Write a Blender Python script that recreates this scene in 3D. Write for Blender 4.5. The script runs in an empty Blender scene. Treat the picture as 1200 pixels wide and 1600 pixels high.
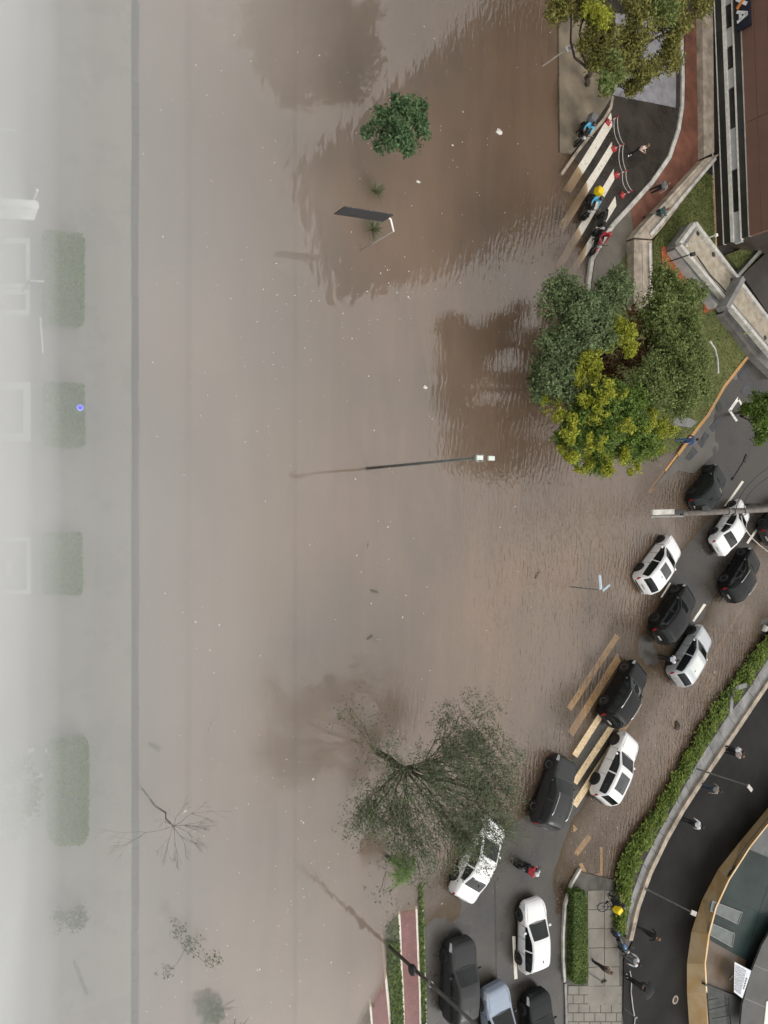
import bpy, bmesh, math, random
import numpy as np
from mathutils import Vector, Matrix
random.seed(7); np.random.seed(7)
R = math.radians
sc = bpy.context.scene
COL = sc.collection

# ------------------------------------------------------------------ camera, sky, sun, exposure
CAM_H, TILT, FPX = 31.0, R(31.65), 1202.0          # height (m), tilt from the nadir, focal length in px of a 1200x1600 frame
cam = bpy.data.cameras.new('camera'); camo = bpy.data.objects.new('camera', cam); COL.objects.link(camo)
cam.sensor_fit = 'VERTICAL'; cam.sensor_height = 24.0; cam.lens = 24.0 * FPX / 1600.0
cam.clip_start = 0.1; cam.clip_end = 6000
camo.location = (0, 0, CAM_H); camo.rotation_euler = (0, -TILT, 0)
sc.camera = camo
SUN_EL, SUN_AZ = R(38), R(160)
world = bpy.data.worlds.new('World'); sc.world = world; world.use_nodes = True
wn = world.node_tree.nodes; wl = world.node_tree.links; wn.clear()
sky = wn.new('ShaderNodeTexSky'); sky.sky_type = 'NISHITA'; sky.sun_disc = False
sky.sun_elevation = SUN_EL; sky.sun_rotation = SUN_AZ; sky.air_density = 1.0; sky.dust_density = 6.0; sky.ozone_density = 1.0
hs = wn.new('ShaderNodeHueSaturation'); hs.inputs['Saturation'].default_value = 0.16
bg = wn.new('ShaderNodeBackground'); bg.inputs['Strength'].default_value = 0.15
wo = wn.new('ShaderNodeOutputWorld')
ov = wn.new('ShaderNodeMix'); ov.data_type = 'RGBA'; ov.inputs[0].default_value = 0.72; ov.inputs[7].default_value = (7.6, 7.7, 7.9, 1)   # even overcast veil over the clear-sky model
tc = wn.new('ShaderNodeTexCoord'); sz = wn.new('ShaderNodeSeparateXYZ'); wl.new(tc.outputs['Generated'], sz.inputs[0])
el = wn.new('ShaderNodeMapRange'); el.inputs[1].default_value = 0.0; el.inputs[2].default_value = 1.0; el.inputs[3].default_value = 0.42; el.inputs[4].default_value = 1.25; wl.new(sz.outputs[2], el.inputs[0])   # overcast: zenith about three times the horizon
cn = wn.new('ShaderNodeTexNoise'); cn.inputs['Scale'].default_value = 3.2; cn.inputs['Detail'].default_value = 6; wl.new(tc.outputs['Generated'], cn.inputs['Vector'])
cm = wn.new('ShaderNodeMapRange'); cm.inputs[1].default_value = .3; cm.inputs[2].default_value = .7; cm.inputs[3].default_value = .78; cm.inputs[4].default_value = 1.22; wl.new(cn.outputs[0], cm.inputs[0])
cmul = wn.new('ShaderNodeMath'); cmul.operation = 'MULTIPLY'; wl.new(el.outputs[0], cmul.inputs[0]); wl.new(cm.outputs[0], cmul.inputs[1])
vsc = wn.new('ShaderNodeVectorMath'); vsc.operation = 'SCALE'; vsc.inputs[0].default_value = (8.1, 8.0, 7.75); wl.new(cmul.outputs[0], vsc.inputs['Scale']); wl.new(vsc.outputs[0], ov.inputs[7])
wl.new(sky.outputs[0], hs.inputs['Color']); wl.new(hs.outputs[0], ov.inputs[6]); wl.new(ov.outputs[2], bg.inputs['Color']); wl.new(bg.outputs[0], wo.inputs['Surface'])
sl = bpy.data.lights.new('sun', 'SUN'); sl.energy = 0.5; sl.angle = R(14); sl.color = (1.0, 0.96, 0.9)
so = bpy.data.objects.new('sun', sl); COL.objects.link(so)
sd = Vector((math.cos(SUN_EL) * math.sin(SUN_AZ), math.cos(SUN_EL) * math.cos(SUN_AZ), math.sin(SUN_EL)))
so.rotation_euler = sd.to_track_quat('Z', 'Y').to_euler(); so.location = (0, 0, 80)
vs = sc.view_settings; vs.view_transform = 'Standard'; vs.look = 'None'; vs.gamma = 1.0; vs.use_curve_mapping = False
vs.exposure = 0.3
cy = sc.cycles
cy.use_denoising = True; cy.max_bounces = 6; cy.diffuse_bounces = 3; cy.glossy_bounces = 3; cy.transparent_max_bounces = 12
cy.volume_bounces = 2; cy.caustics_reflective = False; cy.caustics_refractive = False

# ------------------------------------------------------------------ geometry of the view: image point -> place on a level plane
CT, ST = math.cos(TILT), math.sin(TILT)
def P(px, py, z=0.0):
    u, v = px - 600.0, 800.0 - py
    t = (CAM_H - z) / (FPX * CT - u * ST)
    return Vector((t * (u * CT + FPX * ST), t * v, z))
def top_of(base, top, z0=0.0):
    """height of a vertical thing standing at image point base whose upper end shows at image point top"""
    b = P(base[0], base[1], z0); u = top[0] - 600.0
    r = (u * CT + FPX * ST) / (FPX * CT - u * ST)
    return CAM_H - b.x / r

# ------------------------------------------------------------------ materials
MATS = {}
def nodes_of(m):
    m.use_nodes = True; return m.node_tree.nodes, m.node_tree.links
def mat(name, col, rough=0.6, var=0.12, scale=3.0, bump=0.0, bscale=None, metal=0.0, coat=0.0, coords='pos', col2=None, spec=0.5, detail=5.0, trans=0.0, island=0.0, alpha=None, emit=None):
    if name in MATS: return MATS[name]
    m = bpy.data.materials.new(name); n, l = nodes_of(m); b = n['Principled BSDF']
    b.inputs['Roughness'].default_value = rough; b.inputs['Metallic'].default_value = metal
    b.inputs['Coat Weight'].default_value = coat; b.inputs['Coat Roughness'].default_value = 0.06
    b.inputs['Specular IOR Level'].default_value = spec
    if coords == 'pos':
        g = n.new('ShaderNodeNewGeometry'); vec = g.outputs['Position']
    else:
        g = n.new('ShaderNodeTexCoord'); vec = g.outputs['Object']
    nz = n.new('ShaderNodeTexNoise'); nz.inputs['Scale'].default_value = scale; nz.inputs['Detail'].default_value = detail; nz.inputs['Roughness'].default_value = 0.6
    l.new(vec, nz.inputs['Vector'])
    mix = n.new('ShaderNodeMix'); mix.data_type = 'RGBA'
    c1 = tuple(col); c2 = tuple(col2) if col2 else tuple(min(1, c * (1 + 2 * var)) for c in col)
    if not col2: c1 = tuple(c * (1 - 2 * var) for c in col)
    mix.inputs[6].default_value = (*c1, 1); mix.inputs[7].default_value = (*c2, 1)
    mr = n.new('ShaderNodeMapRange'); mr.inputs[1].default_value = 0.3; mr.inputs[2].default_value = 0.7
    l.new(nz.outputs['Fac'], mr.inputs[0])
    if island:
        gi = n.new('ShaderNodeNewGeometry'); mm = n.new('ShaderNodeMath'); mm.operation = 'MULTIPLY_ADD'
        mm.inputs[1].default_value = island
        sub = n.new('ShaderNodeMath'); sub.operation = 'MULTIPLY'; sub.inputs[1].default_value = 1 - island
        l.new(mr.outputs[0], sub.inputs[0]); l.new(gi.outputs['Random Per Island'], mm.inputs[0]); l.new(sub.outputs[0], mm.inputs[2])
        l.new(mm.outputs[0], mix.inputs[0])
    else:
        l.new(mr.outputs[0], mix.inputs[0])
    l.new(mix.outputs[2], b.inputs['Base Color'])
    if bump:
        nb = n.new('ShaderNodeTexNoise'); nb.inputs['Scale'].default_value = bscale or scale * 6; nb.inputs['Detail'].default_value = 4
        l.new(vec, nb.inputs['Vector']); bp = n.new('ShaderNodeBump'); bp.inputs['Strength'].default_value = bump; bp.inputs['Distance'].default_value = 0.03
        l.new(nb.outputs['Fac'], bp.inputs['Height']); l.new(bp.outputs[0], b.inputs['Normal'])
    if trans:
        tr = n.new('ShaderNodeBsdfTranslucent'); l.new(mix.outputs[2], tr.inputs['Color'])
        ms = n.new('ShaderNodeMixShader'); ms.inputs[0].default_value = trans
        l.new(b.outputs[0], ms.inputs[1]); l.new(tr.outputs[0], ms.inputs[2]); l.new(ms.outputs[0], n['Material Output'].inputs['Surface'])
    if emit:
        b.inputs['Emission Color'].default_value = (*col, 1); b.inputs['Emission Strength'].default_value = emit
    MATS[name] = m; return m

ASPHALT = mat('wet_asphalt', (0.040, 0.038, 0.037), 0.30, 0.22, 0.45, bump=0.25, bscale=30, spec=0.6)
CONC = mat('weathered_concrete', (0.33, 0.275, 0.215), 0.75, 0.22, 1.6, bump=0.3, bscale=14)
CONC_D = mat('grey_concrete', (0.19, 0.185, 0.18), 0.6, 0.2, 1.2, bump=0.3, bscale=14)
CONC_L = mat('pale_concrete', (0.46, 0.44, 0.40), 0.7, 0.16, 2.0, bump=0.2)
STRIP_DARK = mat('dark_reflection_strip', (0.026, 0.021, 0.019), 0.5, 0.25, 1.5)  # dark tone of the strips that stand for window-frame reflections
WHITEP = mat('white_paint', (0.72, 0.70, 0.64), 0.55, 0.10, 4.0, bump=0.1)
ROADW = mat('worn_white_road_paint', (0.64, 0.58, 0.49), 0.5, 0.18, 5.0, col2=(0.76, 0.71, 0.62))
ROADY = mat('worn_cream_road_paint', (0.50, 0.36, 0.19), 0.5, 0.15, 4.5, col2=(0.72, 0.56, 0.36))
OCHRE = mat('ochre_kerb_paint', (0.50, 0.24, 0.055), 0.6, 0.2, 2.5, col2=(0.42, 0.27, 0.14))
RED_LANE = mat('red_cycle_paint', (0.16, 0.05, 0.045), 0.5, 0.15, 2.0)
BRICK = mat('red_brick_paving', (0.145, 0.058, 0.036), 0.55, 0.2, 1.3, bump=0.4, bscale=9)
MULCH = mat('orange_mulch', (0.30, 0.085, 0.03), 0.9, 0.35, 7.0, bump=0.8, bscale=20)
GRASSM = mat('lawn_green', (0.060, 0.080, 0.018), 0.9, 0.3, 2.0, col2=(0.13, 0.135, 0.04), bump=0.8, bscale=18)
LILAC = mat('smooth_grey_paving', (0.23, 0.225, 0.24), 0.35, 0.15, 1.5)
PAVER = mat('dark_slate_paver', (0.04, 0.042, 0.046), 0.5, 0.2, 2.0)
PLAZA = mat('dark_plaza_asphalt', (0.0125, 0.012, 0.0115), 0.5, 0.3, 0.3, bump=0.3, bscale=24, spec=0.10)
TAN = mat('tan_render', (0.60, 0.37, 0.15), 0.65, 0.2, 1.0, col2=(0.70, 0.55, 0.35), bump=0.15)
GLASSR = mat('dark_green_roof_glass', (0.022, 0.034, 0.032), 0.3, 0.2, 0.5, spec=0.15)
BRONZE = mat('bronze_panel', (0.10, 0.068, 0.045), 0.35, 0.2, 0.7)
STEEL_D = mat('dark_metal', (0.03, 0.032, 0.032), 0.45, 0.15, 4.0, metal=0.3)
STEEL_G = mat('grey_metal', (0.22, 0.22, 0.21), 0.45, 0.12, 4.0, metal=0.4)
POLE_BR = mat('brown_grey_pole', (0.13, 0.115, 0.10), 0.6, 0.2, 3.0)
BLACK = mat('black_plastic', (0.012, 0.012, 0.013), 0.45, 0.1, 5.0)
RUBBER = mat('tyre_rubber', (0.015, 0.015, 0.015), 0.8, 0.15, 8.0)
RIM = mat('alloy_rim', (0.35, 0.35, 0.36), 0.35, 0.1, 5.0, metal=0.8)
RIM_D = mat('dark_alloy_rim', (0.05, 0.05, 0.052), 0.35, 0.1, 5.0, metal=0.6)
CARGL = mat('car_glass', (0.010, 0.013, 0.013), 0.05, 0.1, 1.0, spec=0.35, coords='obj')
SUNR = mat('sunroof_glass', (0.035, 0.04, 0.042), 0.08, 0.2, 2.0, spec=0.8, coords='obj')
SUNW = mat('pale_sunroof', (0.66, 0.70, 0.66), 0.25, 0.05, 2.0, coords='obj')
LAMPW = mat('headlamp_lens', (0.6, 0.62, 0.64), 0.15, 0.1, 6.0, coords='obj')
LAMPR = mat('tail_lamp_red', (0.38, 0.012, 0.018), 0.2, 0.1, 6.0, coords='obj', emit=0.05)
CHROME = mat('chrome_trim', (0.6, 0.6, 0.6), 0.2, 0.05, 6.0, metal=0.9, coords='obj')
BARK = mat('bark_brown', (0.055, 0.042, 0.032), 0.9, 0.3, 6.0, bump=0.5)
BARK_VEIL = mat('bark_veil_pale', (0.22, 0.205, 0.185), 0.9, 0.3, 6.0)  # veil put into the colour: bark paled so the bare tree looks faded
BARK_G = mat('bark_grey', (0.10, 0.095, 0.085), 0.9, 0.3, 6.0, bump=0.5)
def leaf(name, c1, c2, isl=0.6, tr=0.3): return mat(name, c1, 0.55, 0.1, 0.9, col2=c2, trans=tr, island=isl, spec=0.3)
LF_DARK = leaf('leaf_dark_green', (0.042, 0.068, 0.024), (0.26, 0.33, 0.155))
LF_OLIVE = leaf('leaf_olive', (0.042, 0.070, 0.016), (0.28, 0.34, 0.11))
LF_YEL = leaf('leaf_yellow_green', (0.12, 0.16, 0.012), (0.5, 0.5, 0.06))
LF_MID = leaf('leaf_mid_green', (0.026, 0.062, 0.012), (0.23, 0.33, 0.06))
LF_OLY = leaf('leaf_olive_yellow', (0.045, 0.05, 0.012), (0.36, 0.34, 0.09))
LF_BLUE = leaf('leaf_bluish_green', (0.03, 0.07, 0.028), (0.17, 0.27, 0.12))
LF_FINE = leaf('leaf_fine_green', (0.070, 0.090, 0.048), (0.165, 0.195, 0.11))
LF_BROWN = leaf('leaf_brown', (0.06, 0.03, 0.012), (0.14, 0.075, 0.03))
LF_PALM = leaf('leaf_palm', (0.06, 0.13, 0.025), (0.20, 0.32, 0.07))
LF_AGAVE = leaf('leaf_agave', (0.04, 0.06, 0.028), (0.24, 0.24, 0.14))
LF_HEDGE = leaf('leaf_hedge', (0.030, 0.065, 0.012), (0.20, 0.27, 0.065))
LF_HAZEH = leaf('leaf_bright_hedge', (0.035, 0.11, 0.008), (0.15, 0.30, 0.03))
LF_COVER = leaf('leaf_ground_cover', (0.026, 0.06, 0.006), (0.28, 0.36, 0.07), .75)
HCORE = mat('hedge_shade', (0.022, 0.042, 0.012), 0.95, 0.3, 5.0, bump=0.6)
def paint(name, col, rough=0.28, metal=0.0):
    dark = max(col) < .1
    return mat(name, col, .35 if dark else rough, 0.02, 1.0, coords='obj', coat=0.16 if dark else 0.6, metal=metal, spec=.16 if dark else .5)
CP_WHITE = paint('car_paint_white', (0.78, 0.78, 0.78)); CP_BLACK = paint('car_paint_black', (0.008, 0.009, 0.009))
CP_SILVER = paint('car_paint_silver', (0.50, 0.52, 0.54), 0.3, 0.35); CP_GREY = paint('car_paint_dark_grey', (0.035, 0.036, 0.037), 0.4)
CP_BLUE = paint('car_paint_pale_blue', (0.27, 0.32, 0.40), 0.3, 0.3); CP_GREEN = paint('car_paint_black_green', (0.010, 0.014, 0.013))

def worn(m, lo=.56, hi=.68, under=(.055, .048, .042)):
    """paint rubbed through to the asphalt in flecks"""
    n, l = nodes_of(m); b = n['Principled BSDF']; src = b.inputs['Base Color'].links[0].from_socket
    g = n.new('ShaderNodeNewGeometry'); z = n.new('ShaderNodeTexNoise'); z.inputs['Scale'].default_value = 7; z.inputs['Detail'].default_value = 9; z.inputs['Roughness'].default_value = .72; l.new(g.outputs['Position'], z.inputs['Vector'])
    r = n.new('ShaderNodeMapRange'); r.inputs[1].default_value = lo; r.inputs[2].default_value = hi; l.new(z.outputs[0], r.inputs[0])
    x = n.new('ShaderNodeMix'); x.data_type = 'RGBA'; x.inputs[7].default_value = (*under, 1); l.new(r.outputs[0], x.inputs[0]); l.new(src, x.inputs[6]); l.new(x.outputs[2], b.inputs['Base Color'])
worn(ROADW, .58, .72); worn(ROADY, .54, .68); worn(RED_LANE, .58, .75); worn(OCHRE, .54, .70, (.20, .15, .10))

# ------------------------------------------------------------------ mesh helpers
class MB:
    def __init__(s): s.v = []; s.f = []; s.m = []
    def add(s, vs, fs, mi=0):
        o = len(s.v); s.v += [tuple(x) for x in vs]; s.f += [tuple(i + o for i in q) for q in fs]; s.m += [mi] * len(fs)
    def box(s, c, d, rz=0.0, mi=0, M=None):
        x, y, z = d[0] / 2, d[1] / 2, d[2] / 2
        pts = [Vector((a * x, b * y, e * z)) for e in (-1, 1) for b in (-1, 1) for a in (-1, 1)]
        rot = M if M is not None else Matrix.Rotation(rz, 3, 'Z')
        pts = [rot @ p + Vector(c) for p in pts]
        s.add(pts, [(0, 2, 3, 1), (4, 5, 7, 6), (0, 1, 5, 4), (2, 6, 7, 3), (0, 4, 6, 2), (1, 3, 7, 5)], mi)
    def tube(s, pts, rad, n=8, mi=0, cap=True):
        pts = [Vector(p) for p in pts]
        if not hasattr(rad, '__len__'): rad = [rad] * len(pts)
        o = []; 
        for i, p in enumerate(pts):
            d = (pts[min(i + 1, len(pts) - 1)] - pts[max(i - 1, 0)])
            d = d.normalized() if d.length > 1e-9 else Vector((0, 0, 1))
            a = d.cross(Vector((0, 0, 1)) if abs(d.z) < 0.9 else Vector((1, 0, 0))).normalized(); b = d.cross(a)
            o += [p + (a * math.cos(k * 2 * math.pi / n) + b * math.sin(k * 2 * math.pi / n)) * rad[i] for k in range(n)]
        fs = [(i * n + k, i * n + (k + 1) % n, (i + 1) * n + (k + 1) % n, (i + 1) * n + k) for i in range(len(pts) - 1) for k in range(n)]
        if cap: fs += [tuple(range(n - 1, -1, -1)), tuple((len(pts) - 1) * n + k for k in range(n))]
        s.add(o, fs, mi)
    def prism(s, poly, z0, z1, mi=0):
        n = len(poly); a = sum(poly[i][0] * poly[(i + 1) % n][1] - poly[(i + 1) % n][0] * poly[i][1] for i in range(n))
        if a < 0: poly = poly[::-1]
        vs = [(p[0], p[1], z0) for p in poly] + [(p[0], p[1], z1) for p in poly]
        fs = [(i, (i + 1) % n, n + (i + 1) % n, n + i) for i in range(n)] + [tuple(range(n, 2 * n)), tuple(range(n - 1, -1, -1))]
        s.add(vs, fs, mi)
    def lathe(s, prof, c, axis='z', n=16, mi=0, ang=0.0):
        vs = []; k = len(prof)
        for i in range(n):
            a = 2 * math.pi * i / n
            for (r, h) in prof:
                if axis == 'z': p = (r * math.cos(a), r * math.sin(a), h)
                elif axis == 'y': p = (r * math.cos(a), h, r * math.sin(a))
                else: p = (h, r * math.cos(a), r * math.sin(a))
                vs.append((p[0] + c[0], p[1] + c[1], p[2] + c[2]))
        fs = [(i * k + j, ((i + 1) % n) * k + j, ((i + 1) % n) * k + j + 1, i * k + j + 1) for i in range(n) for j in range(k - 1)]
        s.add(vs, fs, mi)
    def ball(s, c, r, n=10, mi=0, sq=(1, 1, 1)):
        prof = [(math.sin(math.pi * j / 8) * 1.0, -math.cos(math.pi * j / 8)) for j in range(9)]
        o = len(s.v); s.lathe([(max(a, 1e-3), h) for a, h in prof], (0, 0, 0), 'z', n, mi)
        for i in range(o, len(s.v)):
            x, y, z = s.v[i]; s.v[i] = (c[0] + x * r * sq[0], c[1] + y * r * sq[1], c[2] + z * r * sq[2])
    def mesh(s, name, mats, smooth=False):
        me = bpy.data.meshes.new(name); me.from_pydata(s.v, [], s.f)
        for m in (mats if isinstance(mats, (list, tuple)) else [mats]): me.materials.append(m)
        me.polygons.foreach_set('material_index', s.m)
        if smooth: me.polygons.foreach_set('use_smooth', [True] * len(s.f))
        me.update(); return me

def tag(o, label=None, cat=None, group=None, kind=None):
    if label: o['label'] = label
    if cat: o['category'] = cat
    if group: o['group'] = group
    if kind: o['kind'] = kind
    return o
def link(name, me, parent=None, world_coords=True):
    o = bpy.data.objects.new(name, me); COL.objects.link(o)
    if parent is not None:
        o.parent = parent
        if world_coords:
            root = parent
            off = Vector((0, 0, 0))
            while root is not None:
                off += Vector(root.location); root = root.parent if root.parent else None
            o.location = -off if parent.type == 'EMPTY' or off.length else (0, 0, 0)
    return o
def obj(name, mb, m, parent=None, smooth=False, wc=True, bevel=0.0):
    o = link(name, mb.mesh(name, m, smooth), parent, wc)
    if bevel:
        b = o.modifiers.new('bevel', 'BEVEL'); b.width = bevel; b.segments = 2; b.limit_method = 'ANGLE'
    return o
def thing(name, loc, label, cat, group=None, rz=0.0):
    o = bpy.data.objects.new(name, None); COL.objects.link(o); o.empty_display_size = 0.3
    o.location = loc; o.rotation_euler = (0, 0, rz); return tag(o, label, cat, group)
def poly_px(pts, z=0.0): return [P(a, b, z).to_2d()[:] for a, b in pts]
def slab(name, pts, ztop, zbot, m, parent=None, **kw):
    mb = MB(); mb.prism(poly_px(pts, ztop), zbot, ztop); o = obj(name, mb, m, parent); return tag(o, **kw)

# ------------------------------------------------------------------ ground heights (water level is z = 0)
CTRL = [(p, q, -0.5) for p in (300, 450, 600) for q in (0, 200, 400, 600, 800, 1000, 1200)] + [(300, 1400, -.5), (300, 1600, -.5), (450, 1400, -.5), (450, 1600, -.5),
  (760, 200, -.5), (760, 500, -.5), (760, 800, -.5), (760, 1000, -.5), (850, 800, -.4), (840, 1030, -.35), (820, 80, -.35), (700, 1150, -.4), (790, 1100, -.3), (560, 1300, -.35), (760, 1250, -.08), (700, 1320, -.08),
  (30, 100, -.4), (30, 400, -.4), (30, 800, -.4), (30, 1200, -.4), (30, 1600, -.4), (130, 100, -.4), (130, 400, -.4), (130, 800, -.4), (130, 1200, -.4), (130, 1600, -.4), (190, 200, -.4), (190, 600, -.4), (190, 1000, -.4), (190, 1400, -.4),
  (930, 240, .05), (950, 300, .05), (1000, 250, .06), (1040, 120, .06), (1000, 40, .06), (920, 350, .01), (890, 285, -.025), (876, 300, -.08), (864, 360, -.085), (862, 425, -.09), (872, 462, -.10), (875, 340, -.03), (878, 400, -.035), (882, 435, -.04), (860, 300, -.15), (840, 230, -.3), (905, 150, .04), (860, 30, -.15), (905, 230, .03),
  (900, 450, -.10), (860, 470, -.3), (930, 420, .02), (960, 600, 0), (1050, 550, .05), (850, 600, -.3), (900, 720, -.2), (960, 740, -.12),
  (1170, 760, .05), (1190, 700, .05), (1150, 850, .04), (1100, 880, .05), (1075, 900, .04), (1050, 960, .03), (1010, 1010, .005), (985, 1060, .012), (950, 1120, .008), (920, 1170, .015), (880, 1240, .02), (860, 1300, .03), (820, 1340, .05), (780, 1400, .06), (840, 1400, .05), (760, 1500, .07), (830, 1560, .08), (700, 1500, .04), (690, 1430, .0), (672, 1400, -.03), (665, 1480, .02), (640, 1400, -.05), (630, 1445, .03), (640, 1550, .06), (590, 1580, .02), (555, 1560, -.14), (570, 1480, -.10), (600, 1420, -.10), (615, 1370, -.10),
  (1080, 740, -.03), (1040, 770, -.05), (1022, 758, -.04), (1040, 820, -.12), (1000, 860, -.15), (985, 920, -.15), (1015, 945, -.03), (975, 990, -.03), (958, 1005, -.035), (920, 1040, -.025), (895, 1090, -.03), (945, 1020, -.022), (890, 1120, -.02), (930, 1000, -.10), (900, 1040, -.12), (860, 1150, -.10), (1065, 800, -.035),
  (1180, 900, -.05), (1150, 960, -.06), (1120, 1030, -.06), (1090, 1080, -.06), (1050, 1100, -.07), (1020, 1150, -.09), (1040, 1180, -.09), (1000, 1230, -.05), (990, 1280, -.055), (940, 1290, -.035), (930, 1340, -.025), (900, 1330, -.02), (965, 1340, -.04), (1010, 1090, -.03), (1005, 1130, -.04), (880, 1380, -.012), (868, 1440, .005),
  (1130, 740, .03), (1090, 710, .01), (1150, 670, .04), (1200, 400, .06), (1200, 1200, .05), (1200, 1000, .0), (1190, 1500, .06), (1050, 1450, .06)]
CW = np.array([[*P(a, b)[:2], h] for a, b, h in CTRL])
def axis(lo, hi, st, extra=()):
    core = list(np.arange(lo, hi + 1e-6, st)) + list(extra); core.sort()
    far = [2, 5, 11, 24, 50, 110, 260, 600, 1500]
    return np.array([lo - f for f in far[::-1]] + core + [hi + f for f in far])
K1, K2, K3 = P(211, 800).x, P(294, 800).x, P(461, 800).x
LINES = [(K1, 0.135, 0.0), (K2, 0.14, 0.085), (K3, 0.10, 0.10)]
ex = [k + d for k, w, _ in LINES for d in (-w - .05, -w, w, w + .05)]
GX = axis(-6, 62, 0.4, ex); GY = axis(-44, 46, 0.4)
XX, YY = np.meshgrid(GX, GY, indexing='ij')
def lump(x, y, s, seed):
    return (np.sin(x * s + seed) * np.cos(y * s * 1.3 + seed * 2.1) + np.sin(x * s * 2.3 + y * s * 1.1 + seed) * 0.5 + np.cos(y * s * 3.1 - x * s * 1.7 + seed * 3) * 0.35) / 1.85
HH = np.zeros_like(XX); WS = np.zeros_like(XX)
for x, y, h in CW:
    w = 1.0 / ((XX - x) ** 2 + (YY - y) ** 2 + 0.35) ** 2; HH += w * h; WS += w
HH /= WS
HH += 0.012 * lump(XX, YY, 0.9, 1.0) + 0.006 * lump(XX, YY, 2.6, 4.0)
far = np.maximum(0, np.maximum(np.abs(XX - 28) - 36, np.abs(YY) - 46)); HH = HH * np.clip(1 - far / 40, 0, 1) + -0.3 * np.clip(far / 40, 0, 1)
HH = np.where(XX < K1 - .05, 0.02 + 0.004 * lump(XX, YY, .7, 2.0), HH)      # the entrance plaza lies just above the water
def hz(x, y):
    i = int(np.clip(np.searchsorted(GX, x) - 1, 0, len(GX) - 2)); j = int(np.clip(np.searchsorted(GY, y) - 1, 0, len(GY) - 2))
    a = (x - GX[i]) / (GX[i + 1] - GX[i]); b = (y - GY[j]) / (GY[j + 1] - GY[j])
    return float((HH[i, j] * (1 - a) + HH[i + 1, j] * a) * (1 - b) + (HH[i, j + 1] * (1 - a) + HH[i + 1, j + 1] * a) * b)
def grid_mesh(name, Z, keep=None):
    nx, ny = XX.shape; V = np.stack([XX.ravel(), YY.ravel(), Z.ravel()], 1)
    idx = np.arange(nx * ny).reshape(nx, ny)
    q = np.stack([idx[:-1, :-1], idx[1:, :-1], idx[1:, 1:], idx[:-1, 1:]], -1)
    if keep is not None: q = q[keep]
    q = q.reshape(-1, 4)
    me = bpy.data.meshes.new(name); me.vertices.add(len(V)); me.vertices.foreach_set('co', V.ravel())
    me.loops.add(q.size); me.loops.foreach_set('vertex_index', q.ravel().astype(np.int32))
    me.polygons.add(len(q)); me.polygons.foreach_set('loop_start', np.arange(0, q.size, 4, dtype=np.int32)); me.polygons.foreach_set('loop_total', np.full(len(q), 4, dtype=np.int32))
    me.polygons.foreach_set('use_smooth', np.ones(len(q), dtype=bool)); me.update(calc_edges=True); me.validate(); return me

# road: asphalt on the right, concrete plaza left of the long dark strip
gm = bpy.data.materials.new('road_bed'); n, l = nodes_of(gm); b = n['Principled BSDF']
geo = n.new('ShaderNodeNewGeometry'); sep = n.new('ShaderNodeSeparateXYZ'); l.new(geo.outputs['Position'], sep.inputs[0])
nz = n.new('ShaderNodeTexNoise'); nz.inputs['Scale'].default_value = 0.5; nz.inputs['Detail'].default_value = 8; nz.inputs['Roughness'].default_value = .65; l.new(geo.outputs['Position'], nz.inputs['Vector'])
fine = n.new('ShaderNodeTexNoise'); fine.inputs['Scale'].default_value = 28; fine.inputs['Detail'].default_value = 4; l.new(geo.outputs['Position'], fine.inputs['Vector'])
ra = n.new('ShaderNodeValToRGB'); ra.color_ramp.elements[0].position = .32; ra.color_ramp.elements[0].color = (.020, .0185, .017, 1); ra.color_ramp.elements[1].position = .68; ra.color_ramp.elements[1].color = (.052, .043, .034, 1); l.new(nz.outputs[0], ra.inputs[0])
rc = n.new('ShaderNodeValToRGB'); rc.color_ramp.elements[0].position = .3; rc.color_ramp.elements[0].color = (.19, .170, .145, 1); rc.color_ramp.elements[1].position = .7; rc.color_ramp.elements[1].color = (.245, .22, .19, 1); l.new(nz.outputs[0], rc.inputs[0])
st_ = n.new('ShaderNodeMath'); st_.operation = 'LESS_THAN'; st_.inputs[1].default_value = K1; l.new(sep.outputs[0], st_.inputs[0])
mx = n.new('ShaderNodeMix'); mx.data_type = 'RGBA'; l.new(st_.outputs[0], mx.inputs[0]); l.new(ra.outputs[0], mx.inputs[6]); l.new(rc.outputs[0], mx.inputs[7]); l.new(mx.outputs[2], b.inputs['Base Color'])
rr = n.new('ShaderNodeMapRange'); rr.inputs[1].default_value = .35; rr.inputs[2].default_value = .65; rr.inputs[3].default_value = .16; rr.inputs[4].default_value = .46; l.new(nz.outputs[0], rr.inputs[0]); l.new(rr.outputs[0], b.inputs['Roughness'])
bp = n.new('ShaderNodeBump'); bp.inputs['Strength'].default_value = .3; bp.inputs['Distance'].default_value = .02; l.new(fine.outputs[0], bp.inputs['Height']); l.new(bp.outputs[0], b.inputs['Normal'])
me = grid_mesh('road', HH); me.materials.append(gm)
tag(link('road', me), 'grey wet asphalt street rising out of the brown flood', None, kind='structure')

# flood water: muddy, more opaque the deeper it stands over the ground
depth = np.clip(-HH, 0, 1)
for k, w, dep in LINES:
    near = np.abs(XX - k) < w + 0.01
    if dep > 0: depth = np.where(near & (depth > dep), dep, depth)
keep = (np.minimum.reduce([HH[:-1, :-1], HH[1:, :-1], HH[1:, 1:], HH[:-1, 1:]]) < 0.01)
me = grid_mesh('flood_water', np.zeros_like(HH), keep)
at = me.attributes.new('depth', 'FLOAT', 'POINT'); at.data.foreach_set('value', depth.ravel().astype(np.float32))
wm = bpy.data.materials.new('muddy_flood_water'); n, l = nodes_of(wm); b = n['Principled BSDF']
ad = n.new('ShaderNodeAttribute'); ad.attribute_name = 'depth'
m1 = n.new('ShaderNodeMath'); m1.operation = 'MULTIPLY'; m1.inputs[1].default_value = -1 / 0.045; l.new(ad.outputs['Fac'], m1.inputs[0])
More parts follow.
